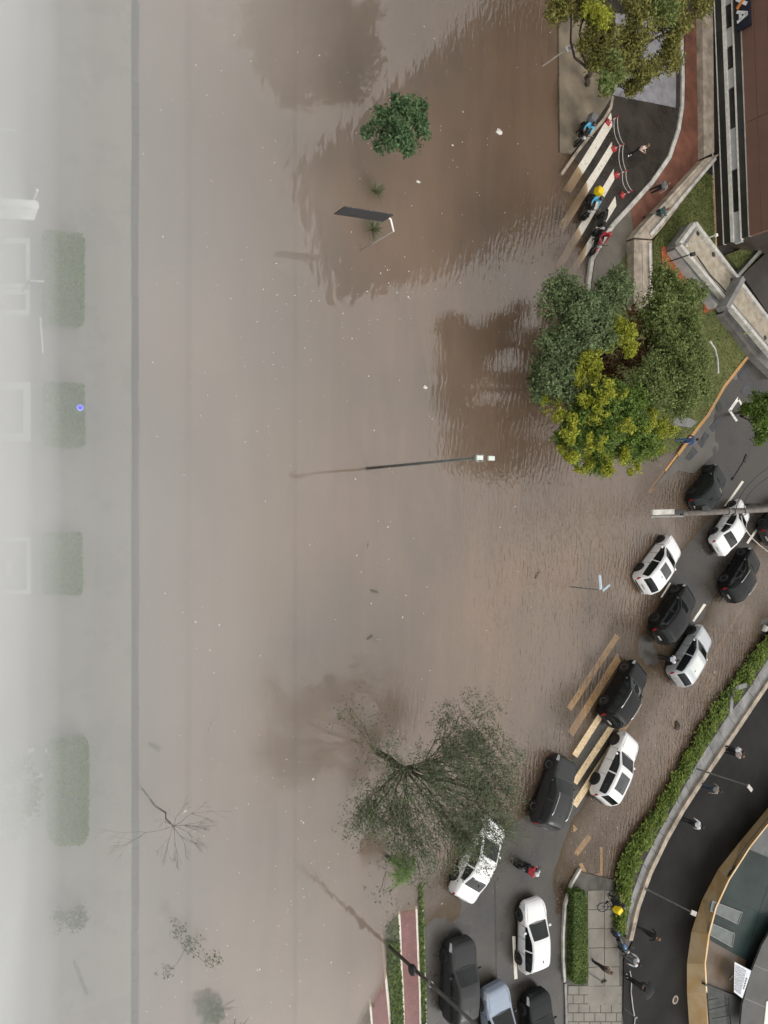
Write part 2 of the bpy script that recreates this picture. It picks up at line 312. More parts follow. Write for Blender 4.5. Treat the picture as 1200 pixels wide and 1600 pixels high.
m2 = n.new('ShaderNodeMath'); m2.operation = 'EXPONENT'; l.new(m1.outputs[0], m2.inputs[0])          # clear fraction
geo = n.new('ShaderNodeNewGeometry')
nz = n.new('ShaderNodeTexNoise'); nz.inputs['Scale'].default_value = 0.11; nz.inputs['Detail'].default_value = 5; l.new(geo.outputs['Position'], nz.inputs['Vector'])
ra = n.new('ShaderNodeValToRGB'); ra.color_ramp.elements[0].position = .35; ra.color_ramp.elements[0].color = (.124, .088, .063, 1); ra.color_ramp.elements[1].position = .68; ra.color_ramp.elements[1].color = (.174, .115, .077, 1); sm_ = n.new('ShaderNodeMapping'); sm_.inputs['Rotation'].default_value = (0, 0, R(-38)); sm_.inputs['Scale'].default_value = (.55, .10, 1); l.new(geo.outputs['Position'], sm_.inputs['Vector'])
sn = n.new('ShaderNodeTexNoise'); sn.inputs['Scale'].default_value = 1.0; sn.inputs['Detail'].default_value = 6; sn.inputs['Distortion'].default_value = 1.6; l.new(sm_.outputs[0], sn.inputs['Vector'])
sa = n.new('ShaderNodeMath'); sa.operation = 'MULTIPLY_ADD'; sa.inputs[1].default_value = .45; sa.inputs[2].default_value = -.22; l.new(sn.outputs[0], sa.inputs[0])
sb_ = n.new('ShaderNodeMath'); sb_.operation = 'ADD'; l.new(nz.outputs[0], sb_.inputs[0]); l.new(sa.outputs[0], sb_.inputs[1])
l.new(sb_.outputs[0], ra.inputs[0]); l.new(ra.outputs[0], b.inputs['Base Color'])
b.inputs['Roughness'].default_value = 0.02; b.inputs['IOR'].default_value = 1.78
w1 = n.new('ShaderNodeTexNoise'); w1.inputs['Scale'].default_value = 1.25; w1.inputs['Detail'].default_value = 1.0; w1.inputs['Distortion'].default_value = 0.5
mp = n.new('ShaderNodeMapping'); mp.inputs['Rotation'].default_value = (0, 0, R(24)); mp.inputs['Scale'].default_value = (1.5, 0.62, 1); l.new(geo.outputs['Position'], mp.inputs['Vector']); l.new(mp.outputs[0], w1.inputs['Vector'])
w2 = n.new('ShaderNodeTexNoise'); w2.inputs['Scale'].default_value = 3.4; w2.inputs['Detail'].default_value = 2; w2.inputs['Distortion'].default_value = 1.0; l.new(mp.outputs[0], w2.inputs['Vector'])
msk = n.new('ShaderNodeTexNoise'); msk.inputs['Scale'].default_value = 0.06; msk.inputs['Detail'].default_value = 2; l.new(geo.outputs['Position'], msk.inputs['Vector'])
# the wash behind the traffic stirs the water east of the lamp: ripples grow towards the cars
sx = n.new('ShaderNodeSeparateXYZ'); l.new(geo.outputs['Position'], sx.inputs[0])
gr = n.new('ShaderNodeMapRange'); gr.inputs[1].default_value = 19; gr.inputs[2].default_value = 31; gr.inputs[3].default_value = 0.13; gr.inputs[4].default_value = 3.8; l.new(sx.outputs[0], gr.inputs[0])
gy = n.new('ShaderNodeMapRange'); gy.inputs[1].default_value = 9; gy.inputs[2].default_value = -2; gy.inputs[3].default_value = 0.22; gy.inputs[4].default_value = 1.0; l.new(sx.outputs[1], gy.inputs[0])
gg = n.new('ShaderNodeMath'); gg.operation = 'MULTIPLY'; l.new(gr.outputs[0], gg.inputs[0]); l.new(gy.outputs[0], gg.inputs[1])
g2 = n.new('ShaderNodeMath'); g2.operation = 'MULTIPLY_ADD'; g2.inputs[1].default_value = 1.6; l.new(msk.outputs[0], g2.inputs[0]); g2.inputs[2].default_value = -0.2
g3 = n.new('ShaderNodeMath'); g3.operation = 'MULTIPLY'; l.new(gg.outputs[0], g3.inputs[0]); l.new(g2.outputs[0], g3.inputs[1])
wa = n.new('ShaderNodeMath'); wa.operation = 'MULTIPLY'; wa.inputs[1].default_value = 0.17; l.new(w1.outputs[0], wa.inputs[0])      # slow swell everywhere
wv = n.new('ShaderNodeTexWave'); wv.wave_type = 'BANDS'; wv.inputs['Scale'].default_value = 0.75; wv.inputs['Distortion'].default_value = 14; wv.inputs['Detail'].default_value = 2; wv.inputs['Detail Scale'].default_value = 0.7; l.new(mp.outputs[0], wv.inputs['Vector'])
wb = n.new('ShaderNodeMath'); wb.operation = 'MULTIPLY_ADD'; wb.inputs[1].default_value = 0.22; l.new(wv.outputs['Fac'], wb.inputs[0]); l.new(w2.outputs[0], wb.inputs[2])
wc_ = n.new('ShaderNodeMath'); wc_.operation = 'MULTIPLY'; l.new(wb.outputs[0], wc_.inputs[0]); l.new(g3.outputs[0], wc_.inputs[1])     # short ripples where the traffic stirs it
h3 = n.new('ShaderNodeMath'); h3.operation = 'MULTIPLY_ADD'; h3.inputs[1].default_value = 0.60; l.new(wc_.outputs[0], h3.inputs[0]); l.new(wa.outputs[0], h3.inputs[2])
bp = n.new('ShaderNodeBump'); bp.inputs['Strength'].default_value = 1.0; bp.inputs['Distance'].default_value = 0.055; l.new(h3.outputs[0], bp.inputs['Height']); l.new(bp.outputs[0], b.inputs['Normal'])
tr = n.new('ShaderNodeBsdfTransparent'); tr.inputs[0].default_value = (0.93, 0.83, 0.70, 1)
ms = n.new('ShaderNodeMixShader'); l.new(m2.outputs[0], ms.inputs[0]); l.new(b.outputs[0], ms.inputs[1]); l.new(tr.outputs[0], ms.inputs[2]); l.new(ms.outputs[0], n['Material Output'].inputs['Surface'])
me.materials.append(wm)
tag(link('flood_water', me), 'brown muddy flood water covering the avenue', None, kind='structure')

# ------------------------------------------------------------------ pavements, kerbs, lawns, markings
def drape(name, quad, m, parent=None, n=10, k=2, dz=0.015, **kw):
    """a thin sheet over the ground between four image points (a-b is one short end, d-c the other)"""
    a, b_, c, d = [P(*q) for q in quad]; mb = MB(); vs = []; fs = []
    for i in range(n + 1):
        t = i / n
        for j in range(k + 1):
            s = j / k; p = (a.lerp(d, t)).lerp(b_.lerp(c, t), s); vs.append((p.x, p.y, hz(p.x, p.y) + dz))
    fs = [(i * (k + 1) + j, i * (k + 1) + j + 1, (i + 1) * (k + 1) + j + 1, (i + 1) * (k + 1) + j) for i in range(n) for j in range(k)]
    mb.add(vs, fs); o = obj(name, mb, m, parent); return tag(o, **kw)
def band(pts, w, z0, z1, zpl=0.0, seg=None):
    """prisms following an image polyline, cut into pieces of length seg (None: one per leg); list of MB"""
    W = [P(a, b, zpl).to_2d() for a, b in pts]; out = []
    line = [W[0]]
    if seg:
        for i in range(len(W) - 1):
            d = (W[i + 1] - W[i]).length; k = max(1, round(d / seg))
            line += [W[i].lerp(W[i + 1], (j + 1) / k) for j in range(k)]
    else: line = W
    nrm = []
    for i in range(len(line)):
        t = line[min(i + 1, len(line) - 1)] - line[max(i - 1, 0)]; t.normalize(); nrm.append(Vector((-t.y, t.x)))
    for i in range(len(line) - 1):
        a, b_ = line[i], line[i + 1]; t = (b_ - a).normalized() * (0.006 if seg else 0)
        mb = MB(); mb.prism([(a + t + nrm[i] * w / 2)[:], (b_ - t + nrm[i + 1] * w / 2)[:], (b_ - t - nrm[i + 1] * w / 2)[:], (a + t - nrm[i] * w / 2)[:]], z0, z1); out.append(mb)
    return out
def kerb(name, pts, w, z0, z1, m, label, seg=1.0, cat=None, piece='kerb_stone'):
    t = bpy.data.objects.new(name, None); COL.objects.link(t); t['kind'] = 'structure'; t['label'] = label
    t.location = P(*pts[0])
    for mb in band(pts, w, z0, z1, z1, seg): obj(piece, mb, m, t)
    return t

# dark strips added for window-frame reflections, one at the plaza edge, two sunken
for (k, w, dep), nm, zz in zip(LINES, ('long dark strip added for a window-frame reflection along the hazy plaza', 'faint sunken strip added for a reflected line beside the long dark strip', 'faint sunken strip added for a reflected line in the middle of the flooded avenue'), (0.03, -0.085, -0.10)):
    t = bpy.data.objects.new('kerb', None); COL.objects.link(t); t.location = (k, 0, zz); tag(t, nm, None, kind='structure')
    y = -34.0
    while y < 34:
        L_ = random.uniform(.95, 1.25); mb = MB(); j = random.gauss(0, .012); mb.box((k + j, y + L_ / 2, zz - .25 + random.gauss(0, .004)), (2 * w * random.uniform(.9, 1.06), L_ - .015, .5), random.gauss(0, .006)); obj('kerb_stone', mb, STRIP_DARK, t); y += L_

# zebra crossing by the barriers (white, its lower ends under muddy water)
zc = bpy.data.objects.new('zebra_crossing', None); COL.objects.link(zc); zc.location = P(920, 300); tag(zc, 'white zebra crossing running into the flood beside the red barriers', None, kind='structure')
for q in ([(954, 176), (956, 197), (893, 301), (880, 297)], [(955, 222), (957, 238), (882, 362), (871, 356)], [(958, 264), (959, 281), (876, 425), (865, 420)], [(960, 307), (962, 322), (880, 460), (869, 461)]):
    a, b_, c, d = q; drape('stripe', q, ROADW, zc, 16, dz=.007)
zc2 = bpy.data.objects.new('zebra_crossing', None); COL.objects.link(zc2); zc2.location = P(930, 1100); tag(zc2, 'cream zebra crossing between the cars and the brown water', None, kind='structure')
for q in ([(962, 990), (969, 996), (893, 1111), (886, 1105)], [(965, 1020), (970, 1033), (896, 1151), (888, 1143)], [(964, 1070), (970, 1076), (902, 1184), (894, 1178)], [(975, 1098), (982, 1104), (901, 1226), (893, 1220)], [(986, 1112), (993, 1118), (901, 1262), (893, 1255)]):
    drape('stripe', q, ROADY, zc2, 16, dz=.007)
mk = bpy.data.objects.new('road_markings', None); COL.objects.link(mk); mk.location = P(930, 1330); tag(mk, 'broken cream line markings near the cycle hedge', None, kind='structure')
for q in ([(896, 1288), (903, 1296), (898, 1300), (896, 1299)], [(918, 1304), (925, 1309), (903, 1338), (897, 1333)], [(938, 1324), (942, 1324), (942, 1368), (938, 1366)], [(941, 1363), (941, 1369), (917, 1375), (916, 1370)], [(905, 1350), (910, 1348), (921, 1372), (915, 1374)]):
    drape('stroke', q, ROADY, mk, 5, dz=.007)
for q in ([(1162, 944), (1165, 946), (1092, 1068), (1089, 1066)], [(1091, 1064), (1093, 1066), (1040, 1152), (1037, 1150)], [(1112, 1052), (1115, 1054), (1104, 1072), (1101, 1070)], [(1104, 1050), (1113, 1053), (1113, 1056), (1103, 1053)], [(1098, 1062), (1101, 1062), (1112, 1080), (1109, 1082)], [(1118, 1048), (1121, 1050), (1111, 1076), (1108, 1074)], [(1060, 1108), (1064, 1108), (1072, 1122), (1068, 1124)]):
    drape('stroke', q, ROADY, mk, 8, dz=.007)
ln = bpy.data.objects.new('lane_markings', None); COL.objects.link(ln); ln.location = P(1100, 950); tag(ln, 'short white lane dashes between the queued cars', None, kind='structure')
for q in ([(1158, 751), (1161, 753), (1134, 792), (1131, 790)], [(1182, 824), (1185, 826), (1168, 850), (1165, 848)], [(1099, 943), (1103, 945), (1084, 972), (1081, 970)], [(1046, 910), (1048, 911), (1034, 934), (1032, 933)], [(799, 1462), (804, 1462), (807, 1528), (802, 1529)]):
    drape('dash', q, ROADW, ln, 6)
jn = MB()
for q in ([(771, 1376), (773, 1376), (776, 1560), (774, 1560)],):
    drape('tar_seam', q, BLACK, None, 20, 1, 0.006, label='dark tar seam along the asphalt between the bottom lanes', kind='structure')

# pavement pad by the top-left kerb of the side street
slab('pavement', [(873, 20), (915, 20), (940, 90), (956, 152), (934, 185), (906, 225), (893, 240), (875, 238)], 0.10, -0.4, mat('wet_pad', (0.10, 0.085, 0.066), 0.35, 0.2, 0.7, col2=(0.27, 0.22, 0.155)), label='worn beige pavement pad at the water edge by the sign post', kind='structure')
kerb('kerb', [(958, 150), (955, 168), (944, 186), (922, 212), (903, 236), (885, 262), (878, 272)], 0.17, -0.3, 0.125, CONC, 'curved grey kerb from the olive tree down to the blue rider', 0.8)
# asphalt of the side street is the road sheet; smoother grey patch under the tree
slab('paving_patch', [(962, 20), (1057, 30), (1056, 168), (958, 148)], 0.085, -0.2, LILAC, label='smooth pale grey paving patch beneath the olive street tree', kind='structure')
KC = [(1064, 20), (1066, 60), (1068, 120), (1067, 165), (1061, 203), (1047, 245), (1020, 284), (985, 323), (960, 350), (940, 378), (926, 405), (921, 440), (919, 472)]
kerb('kerb', KC, 0.26, -0.3, 0.16, CONC_L, 'long pale curved kerb around the closed side street', 1.0)
slab('brick_paving', [(1070, 15), (1097, 15), (1100, 246), (992, 372), (985, 327), (1022, 287), (1049, 248), (1064, 203), (1070, 165), (1071, 120)], 0.12, -0.3, BRICK, label='red brick paving between pale kerb and concrete wall', kind='structure')
slab('pavement', [(985, 325), (992, 371), (990, 480), (960, 480), (923, 470), (925, 440), (930, 405), (943, 380), (962, 352)], 0.12, -0.3, mat('streaked_paving', (0.10, 0.088, 0.07), 0.5, 0.25, 0.8, col2=(0.17, 0.15, 0.12), bump=0.3), label='brown streaked pavement wedge inside the pale curved kerb', kind='structure')

# lawns
def lawn(pts, label, n, zt=0.16):
    o = slab('lawn', pts, zt, -0.4, GRASSM, label=label, kind='structure')
    # grass blades
    poly = [Vector(q) for q in poly_px(pts, zt)]
    xs = [p.x for p in poly]; ys = [p.y for p in poly]; mb = MB(); k = 0; tries = 0
    while k < n and tries < n * 8:
        tries += 1; x, y = random.uniform(min(xs), max(xs)), random.uniform(min(ys), max(ys))
        ins = False
        for i in range(len(poly)):
            a, b_ = poly[i], poly[i - 1]
            if (a.y > y) != (b_.y > y) and x < (b_.x - a.x) * (y - a.y) / (b_.y - a.y) + a.x: ins = not ins
        if not ins: continue
        k += 1; an = random.uniform(0, 6.28); h = random.uniform(.04, .10); w = random.uniform(.02, .05)
        dx, dy = math.cos(an) * w, math.sin(an) * w; tx, ty = random.uniform(-.05, .05), random.uniform(-.05, .05)
        mb.add([(x - dx, y - dy, zt - .01), (x + dx, y + dy, zt - .01), (x + tx, y + ty, zt + h)], [(0, 1, 2)])
    g = obj('grass_blades', mb, leaf('leaf_grass', (0.05, 0.07, 0.012), (0.16, 0.175, 0.045)), o); g['kind'] = 'stuff'
    return o
lawn([(1113, 274), (1117, 388), (1090, 348), (1062, 382), (1043, 388), (1021, 440), (1021, 376), (1102, 268)], 'green lawn wedge between concrete wall and bank facade', 2600)
lawn([(986, 378), (990, 480), (962, 486), (958, 440)], 'narrow strip of lawn on the left of the tall concrete wall', 700)
lawn([(1021, 440), (1045, 420), (1075, 440), (1100, 470), (1128, 489), (1169, 550), (1129, 604), (1103, 648), (1088, 668), (1052, 706), (1000, 722), (940, 700), (900, 660), (905, 560), (930, 500), (960, 480), (1021, 484)], 'shaded lawn under the big tree clump', 6000)
lawn([(1136, 398), (1200, 372), (1200, 385), (1160, 428)], 'small lawn corner at the foot of the bank facade', 500, 0.3)
slab('mulch_bed', [(1033, 386), (1054, 384), (1078, 432), (1072, 448), (1036, 436)], 0.2, -0.2, MULCH, label='orange mulch bed beside the concrete channel', kind='structure')
slab('mulch_bed', [(1100, 455), (1112, 470), (1122, 480), (1100, 490)], 0.2, -0.2, MULCH, label='small orange mulch corner below the channel ledge', kind='structure')
slab('pavement', [(1172, 553), (1200, 560), (1200, 625), (1160, 665), (1120, 705), (1085, 740), (1060, 735), (1022, 762), (1055, 718), (1091, 671), (1107, 650), (1132, 606)], 0.02, -0.4, mat('wet_path', (0.115, 0.10, 0.08), 0.3, 0.25, 0.7, col2=(0.075, 0.07, 0.062)), label='wet brown footpath strip beside the ochre kerb', kind='structure')
kerb('kerb', [(1172, 553), (1132, 604), (1107, 648), (1091, 668), (1060, 710)], 0.22, -0.4, 0.10, OCHRE, 'ochre painted kerb along the shaded lawn', 0.9)
kerb('kerb', [(1059, 711), (1040, 736)], 0.20, -0.4, 0.02, OCHRE, 'low ochre kerb stretch entering the muddy water', 0.9)
drape('kerb_paint', [(1037, 735), (1042, 738), (1017, 772), (1012, 769)], OCHRE, None, 8, 2, .012, label='drowned end of the ochre kerb line', kind='structure')
pv = bpy.data.objects.new('paver_row', None); COL.objects.link(pv); pv.location = P(1120, 650); tag(pv, 'row of dark pavers set in the wet footpath', None, kind='structure')
for q in ([(1153, 588), (1165, 573), (1173, 581), (1159, 595)], [(1157, 612), (1167, 597), (1173, 603), (1165, 620)], [(1109, 668), (1121, 652), (1128, 658), (1114, 675)], [(1091, 693), (1102, 675), (1109, 680), (1097, 700)], [(1071, 716), (1084, 699), (1091, 706), (1078, 720)]):
    mb = MB(); mb.prism(poly_px(q, 0.04), -0.2, 0.04); obj('paver', mb, PAVER, pv)
mb = MB(); c = P(1124, 636, .03); mb.lathe([(0.001, .02), (.30, .02), (.34, .0), (.34, -.1)], (c.x, c.y, c.z), 'z', 20); tag(obj('manhole_cover', mb, STEEL_D), 'round dark manhole lid in the wet footpath by the ochre kerb', 'manhole')
mb = MB()
for q in ([(1138, 641), (1142, 643), (1155, 624), (1153, 620)], [(1153, 620), (1153, 625), (1160, 637), (1163, 635)], [(1138, 641), (1142, 641), (1153, 657), (1150, 659)]):
    mb.prism(poly_px(q, .06), 0.0, 0.06)
tag(obj('edging', mb, WHITEP), 'white angular edging around the small shrub on the right', 'edging')

# cycle path at the bottom: red lane, planted strip, red lane
cyp = bpy.data.objects.new('cycle_path', None); COL.objects.link(cyp); cyp.location = P(640, 1520); tag(cyp, 'red cycle path with white edge lines between planted strips', None, kind='structure')
drape('red_lane', [(572, 1470), (600, 1478), (611, 1612), (581, 1612)], RED_LANE, cyp, 12, 3, 0.012)
drape('red_lane', [(624, 1424), (649, 1420), (656, 1612), (631, 1612)], RED_LANE, cyp, 14, 3, 0.012)
drape('muddy_lane', [(618, 1368), (645, 1366), (649, 1420), (624, 1424)], mat('muddy_path', (0.16, 0.135, 0.105), 0.4, 0.2, 1.0), cyp, 8, 3, 0.012)
for q in ([(570, 1470), (573, 1470), (583, 1612), (580, 1612)], [(590, 1395), (593, 1395), (612, 1612), (608, 1612)], [(622, 1424), (625, 1424), (632, 1612), (629, 1612)], [(649, 1416), (652, 1416), (658, 1612), (655, 1612)], [(659, 1380), (661, 1380), (666, 1612), (664, 1612)]):
    drape('edge_line', q, ROADW, cyp, 16, 1, 0.02)
def scatter_leaves(mb, n, fn, size, up=0.6, long=1.6):
    for _ in range(n):
        p, nn = fn(); nn = (nn + Vector((random.gauss(0, 1), random.gauss(0, 1), random.gauss(0, 1) )) * (1 - up)).normalized()
        a = nn.cross(Vector((random.gauss(0, 1), random.gauss(0, 1), random.gauss(0, 1)))).normalized(); b_ = nn.cross(a)
        s = size * random.uniform(.6, 1.4)
        mb.add([p - a * s * long * .5, p + b_ * s * .45, p + a * s * long * .5 + nn * s * .12, p - b_ * s * .45], [(0, 1, 2, 3)])
def strip_cover(name, quad, n, size, m, label, hgt=0.15, parent=None, cat=None, kind='stuff'):
    a, b_, c, d = [P(*q) for q in quad]; mb = MB()
    def fn():
        t, s = random.random(), random.random(); p = (a.lerp(d, t)).lerp(b_.lerp(c, t), s); p.z = hz(p.x, p.y) + random.uniform(.01, hgt); return p, Vector((0, 0, 1))
    scatter_leaves(mb, n, fn, size, .5); return tag(obj(name, mb, m, parent), label, cat, None, kind)
drape('planting_bed', [(593, 1380), (620, 1370), (629, 1612), (611, 1612)], GRASSM, cyp, 14, 3, 0.010)
drape('planting_bed', [(652, 1375), (659, 1375), (664, 1612), (658, 1612)], GRASSM, cyp, 14, 2, 0.010)
strip_cover('ground_cover', [(604, 1470), (622, 1470), (629, 1612), (611, 1612)], 2400, .10, LF_HEDGE, 'low green planting between the two red cycle lanes')
strip_cover('ground_cover', [(654, 1380), (660, 1380), (664, 1612), (657, 1612)], 1000, .09, LF_HEDGE, 'thin green planting line at the road side of the cycle path')
strip_cover('ground_cover', [(600, 1380), (620, 1380), (624, 1470), (603, 1470)], 350, .09, LF_FINE, 'half drowned sparse planting near the palm', .06)

# footpath, hedge and plaza at the lower right
PAVING_G = mat('grey_slab_paving', (0.12, 0.107, 0.088), 0.5, 0.2, 0.9, col2=(0.19, 0.17, 0.14))
fpth = slab('footpath', [(905, 1362), (958, 1375), (968, 1440), (975, 1470), (968, 1540), (975, 1612), (886, 1612), (883, 1530), (883, 1420), (893, 1380)], 0.10, -0.4, mat('slab_joint', (0.07, 0.065, 0.055), 0.8, 0.2, 2.0), label='grey slab footpath around the clipped roadside hedge', kind='structure')
random.seed(3)
slabs = []
for j, y in enumerate(range(1392, 1545, 30)):            # large slabs beside the hedge
    for x0, x1 in ((919, 944), (945, 967)):
        slabs.append([(x0, y), (x1, y - 1), (x1 + (1 if x1 > 950 else 0), y + 28), (x0, y + 29)])
for j, y in enumerate(range(1541, 1612, 14)):
    off = 8 if j % 2 else 0
    for i in range(-1, 6):
        x0 = max(887, 888 + i * 17 + off); x1 = min(971, 888 + (i + 1) * 17 + off - 1)
        if x1 - x0 > 4: slabs.append([(x0, y), (x1, y), (x1, y + 13), (x0, y + 13)])
for q in slabs:
    mb = MB(); z = 0.125 + random.uniform(-.006, .006); mb.prism(poly_px(q, z), 0.02, z); o = obj('paving_slab', mb, PAVING_G, fpth)
kerb('kerb', [(908, 1358), (894, 1382), (884, 1415), (881, 1460), (881, 1500), (883, 1535)], 0.16, -0.3, 0.15, CONC_L, 'pale kerb curving around the clipped roadside hedge', 0.9)
kerb('kerb', [(884, 1537), (886, 1612)], 0.16, -0.3, 0.14, CONC_D, 'dull grey kerb beside the small square slabs', 0.9)

BL = [(1215, 975), (1195, 1000), (1160, 1043), (1112, 1110), (1077, 1170), (1050, 1222), (1020, 1272), (990, 1312), (968, 1346), (962, 1400), (965, 1452)]
BR = [(1215, 1005), (1200, 1030), (1168, 1080), (1138, 1118), (1108, 1163), (1085, 1200), (1058, 1250), (1030, 1300), (1005, 1350), (987, 1400), (977, 1458)]
BO = [(1215, 1040), (1202, 1060), (1180, 1092), (1150, 1137), (1118, 1184), (1092, 1222), (1066, 1262), (1040, 1308), (1014, 1362), (995, 1415), (983, 1468)]
soil = slab('planting_bed', BL + BR[::-1], 0.12, -0.4, mat('dark_soil', (0.035, 0.03, 0.02), .9, .3, 4.0), label='dark soil bed under the long leafy verge', kind='structure')
fp2 = bpy.data.objects.new('footway', None); COL.objects.link(fp2); fp2.location = P(1100, 1180); tag(fp2, 'narrow grey footway of long slabs beside the leafy verge', None, kind='structure')
for i in range(len(BR) - 1):
    for h in (0, .5):
        f = lambda A, t: (A[i][0] + (A[i + 1][0] - A[i][0]) * t, A[i][1] + (A[i + 1][1] - A[i][1]) * t)
        mb = MB(); z = .14 + random.uniform(-.005, .005); mb.prism(poly_px([f(BR, h + .006), f(BR, h + .494), f(BO, h + .494), f(BO, h + .006)], z), -.3, z); obj('paving_slab', mb, CONC_D, fp2)
kerb('low_wall', [(a + 3, b + 2) for a, b in BO], 0.34, -0.3, 0.30, CONC, 'weathered grey stone edging between footway and dark plaza', 1.2, piece='coping_stone')
plz = slab('plaza', [(a + 6, b + 3) for a, b in BO] + [(975, 1500), (973, 1612), (1260, 1612), (1260, 1000)], 0.07, -0.4, PLAZA, label='dark asphalt forecourt behind the stone edging', kind='structure')
def cover_between(A, B, n, size, m, label, zb=.14, hgt=.4):
    mb = MB()
    for _ in range(n):
        i = random.randrange(len(A) - 1); t = random.random(); s = random.random()
        if math.sin((i + t) * 9.1 + s * 5) + math.sin((i + t) * 17.3 - s * 9) < -.65 and random.random() < .92: continue
        a = (A[i][0] + (A[i + 1][0] - A[i][0]) * t, A[i][1] + (A[i + 1][1] - A[i][1]) * t); b_ = (B[i][0] + (B[i + 1][0] - B[i][0]) * t, B[i][1] + (B[i + 1][1] - B[i][1]) * t)
        p = P(a[0] + (b_[0] - a[0]) * (.06 + s * .78), a[1] + (b_[1] - a[1]) * (.06 + s * .78), .36)
        p.x += random.gauss(0, .08); p.y += random.gauss(0, .08)
        h = zb + hgt * (random.random() ** .7) * (0.45 + 0.75 * min(s, 1 - s) * 2 ) * (0.75 + .35 * math.sin(p.x * 3.1 + p.y * 2.3))
        an = random.uniform(0, 6.28); L = size * random.uniform(.7, 1.5); d = Vector((math.cos(an), math.sin(an), random.uniform(.1, .9))).normalized(); w = Vector((-math.sin(an), math.cos(an), 0)) * L * .17
        q = Vector((p.x, p.y, h)); mid = q + d * L * .55; tip = q + d * L + Vector((0, 0, -L * .25))
        mb.add([q, mid - w, tip, mid + w], [(0, 1, 2, 3)])
    return tag(obj('ground_cover', mb, m), label, None, None, 'stuff')
cover_between(BL, BR, 10500, .27, LF_COVER, 'long verge of strappy green leaves along the grey footway')
# a short loop of path cut through the verge
mb = MB()
for b_ in band([(1166, 1070), (1150, 1075), (1143, 1092), (1141, 1117)], 0.32, .1, .46, .4, .5): mb.add(b_.v, b_.f)
tag(obj('stone_edging', mb, CONC_D), 'curved grey stone edging looping through the leafy verge', 'edging')
mb = MB(); c = P(1055, 1562, .07); mb.lathe([(.16, .0), (.17, .03), (.25, .035), (.27, .0)], (c.x, c.y, c.z), 'z', 22); mb.lathe([(.001, .012), (.17, .012)], (c.x, c.y, c.z), 'z', 22, 1)
tag(obj('manhole_cover', mb, [CONC, BLACK]), 'round manhole with a pale ring on the dark forecourt', 'manhole')

# ------------------------------------------------------------------ walls and buildings on the right
def wall_thing(name, pts, zt, m, label, cat, cap=None, zb=-.3):
    t = thing(name, P(*pts[0]), label, cat)
    mb = MB(); mb.prism(poly_px(pts, zt), zb, zt); obj('wall_body', mb, m, t); return t
w1 = wall_thing('boundary_wall', [(1097, 12), (1114, 10), (1116, 238), (1100, 246)], 0.55, CONC, 'straight weathered concrete wall beside the red brick paving', 'wall')
w2 = wall_thing('boundary_wall', [(1123, 241), (1101, 248), (998, 360), (990, 371), (1019, 373), (1030, 362)], 0.7, CONC, 'slanting plank-marked concrete wall above the lawn', 'wall')
w3 = wall_thing('boundary_wall', [(991, 374), (1019, 376), (1021, 486), (990, 480)], 0.7, CONC, 'upright plank-marked concrete wall running down to the trees', 'wall')
for t, a, b_ in ((w2, (1119, 247), (1017, 367)), (w3, (1016, 380), (1018, 482))):
    for mb in band([a, b_], .18, .68, .80, .8): obj('coping', mb, CONC_L, t)
for t, a, b_ in ((w2, (1108, 246), (1000, 366)), (w3, (1003, 378), (1005, 480))):
    for mb in band([a, b_], .03, .69, .712, .71): obj('board_joint', mb, CONC_D, t)

# concrete channel with gravel bed
ch = thing('concrete_channel', P(1065, 390), 'raised concrete channel with gravel bed and pale rims below the bank', 'planter')
ZG = 1.25
outer = [(1088, 347), (1215, 512), (1213, 562), (1063, 382)]
mb = MB(); mb.prism(poly_px(outer, ZG), -.2, ZG); obj('body', mb, CONC_D, ch)
mb = MB(); mb.prism(poly_px([(1089, 357), (1213, 520), (1211, 550), (1070, 385)], ZG + .02), ZG - .1, ZG + .02); obj('gravel_bed', mb, mat('gravel_beige', (0.25, 0.21, 0.155), .9, .3, 2.2, col2=(.42, .37, .29), bump=.8, bscale=10), ch)
for a, b_ in (((1088, 348), (1215, 515)), ((1064, 382), (1213, 561)), ((1087, 349), (1064, 380))):
    for mb in band([a, b_], .24, ZG - .15, ZG + .22, ZG + .22): obj('rim', mb, CONC_L, ch)
for mb in band([(1056, 386), (1122, 476)], .55, -.1, .75, .75): obj('ledge', mb, mat('ledge_grey', (.36, .355, .34), .6, .12, 2.0), ch)
for mb in band([(1060, 384), (1128, 474)], .16, .6, 1.0, 1.0): obj('rail_wall', mb, CONC_D, ch)
for mb in band([(1163, 434), (1137, 481)], .34, ZG, 2.0, 2.0): obj('cross_beam', mb, CONC_D, ch)
mb = MB(); mb.prism(poly_px([(1128, 490), (1138, 482), (1213, 566), (1213, 590), (1172, 549)], .6), -.3, .6); obj('side_slab', mb, mat('dull_slab', (.15, .14, .13), .6, .2, 1.2), ch)
for px, py in ((1090, 365), (1114, 398), (1143, 438), (1195, 528)):
    c = P(px, py, ZG); mb = MB(); mb.lathe([(.001, .06), (.13, .06), (.16, .03)], (c.x, c.y, c.z), 'z', 12); obj('drain', mb, STEEL_D, ch)
mb = MB(); mb.tube([P(1089, 400, ZG + .06), P(1110, 430, ZG + .06), P(1125, 445, ZG + .06), P(1146, 470, ZG + .06)], .035, 6); obj('conduit', mb, STEEL_D, ch)
mb = MB(); mb.tube([P(1162, 521, .7), P(1176, 517, 1.0)], .04, 6); tag(obj('marker_rod', mb, mat('yellow_paint', (.6, .55, .05), .5)), 'short yellow rod leaning on the grey channel side', 'rod')
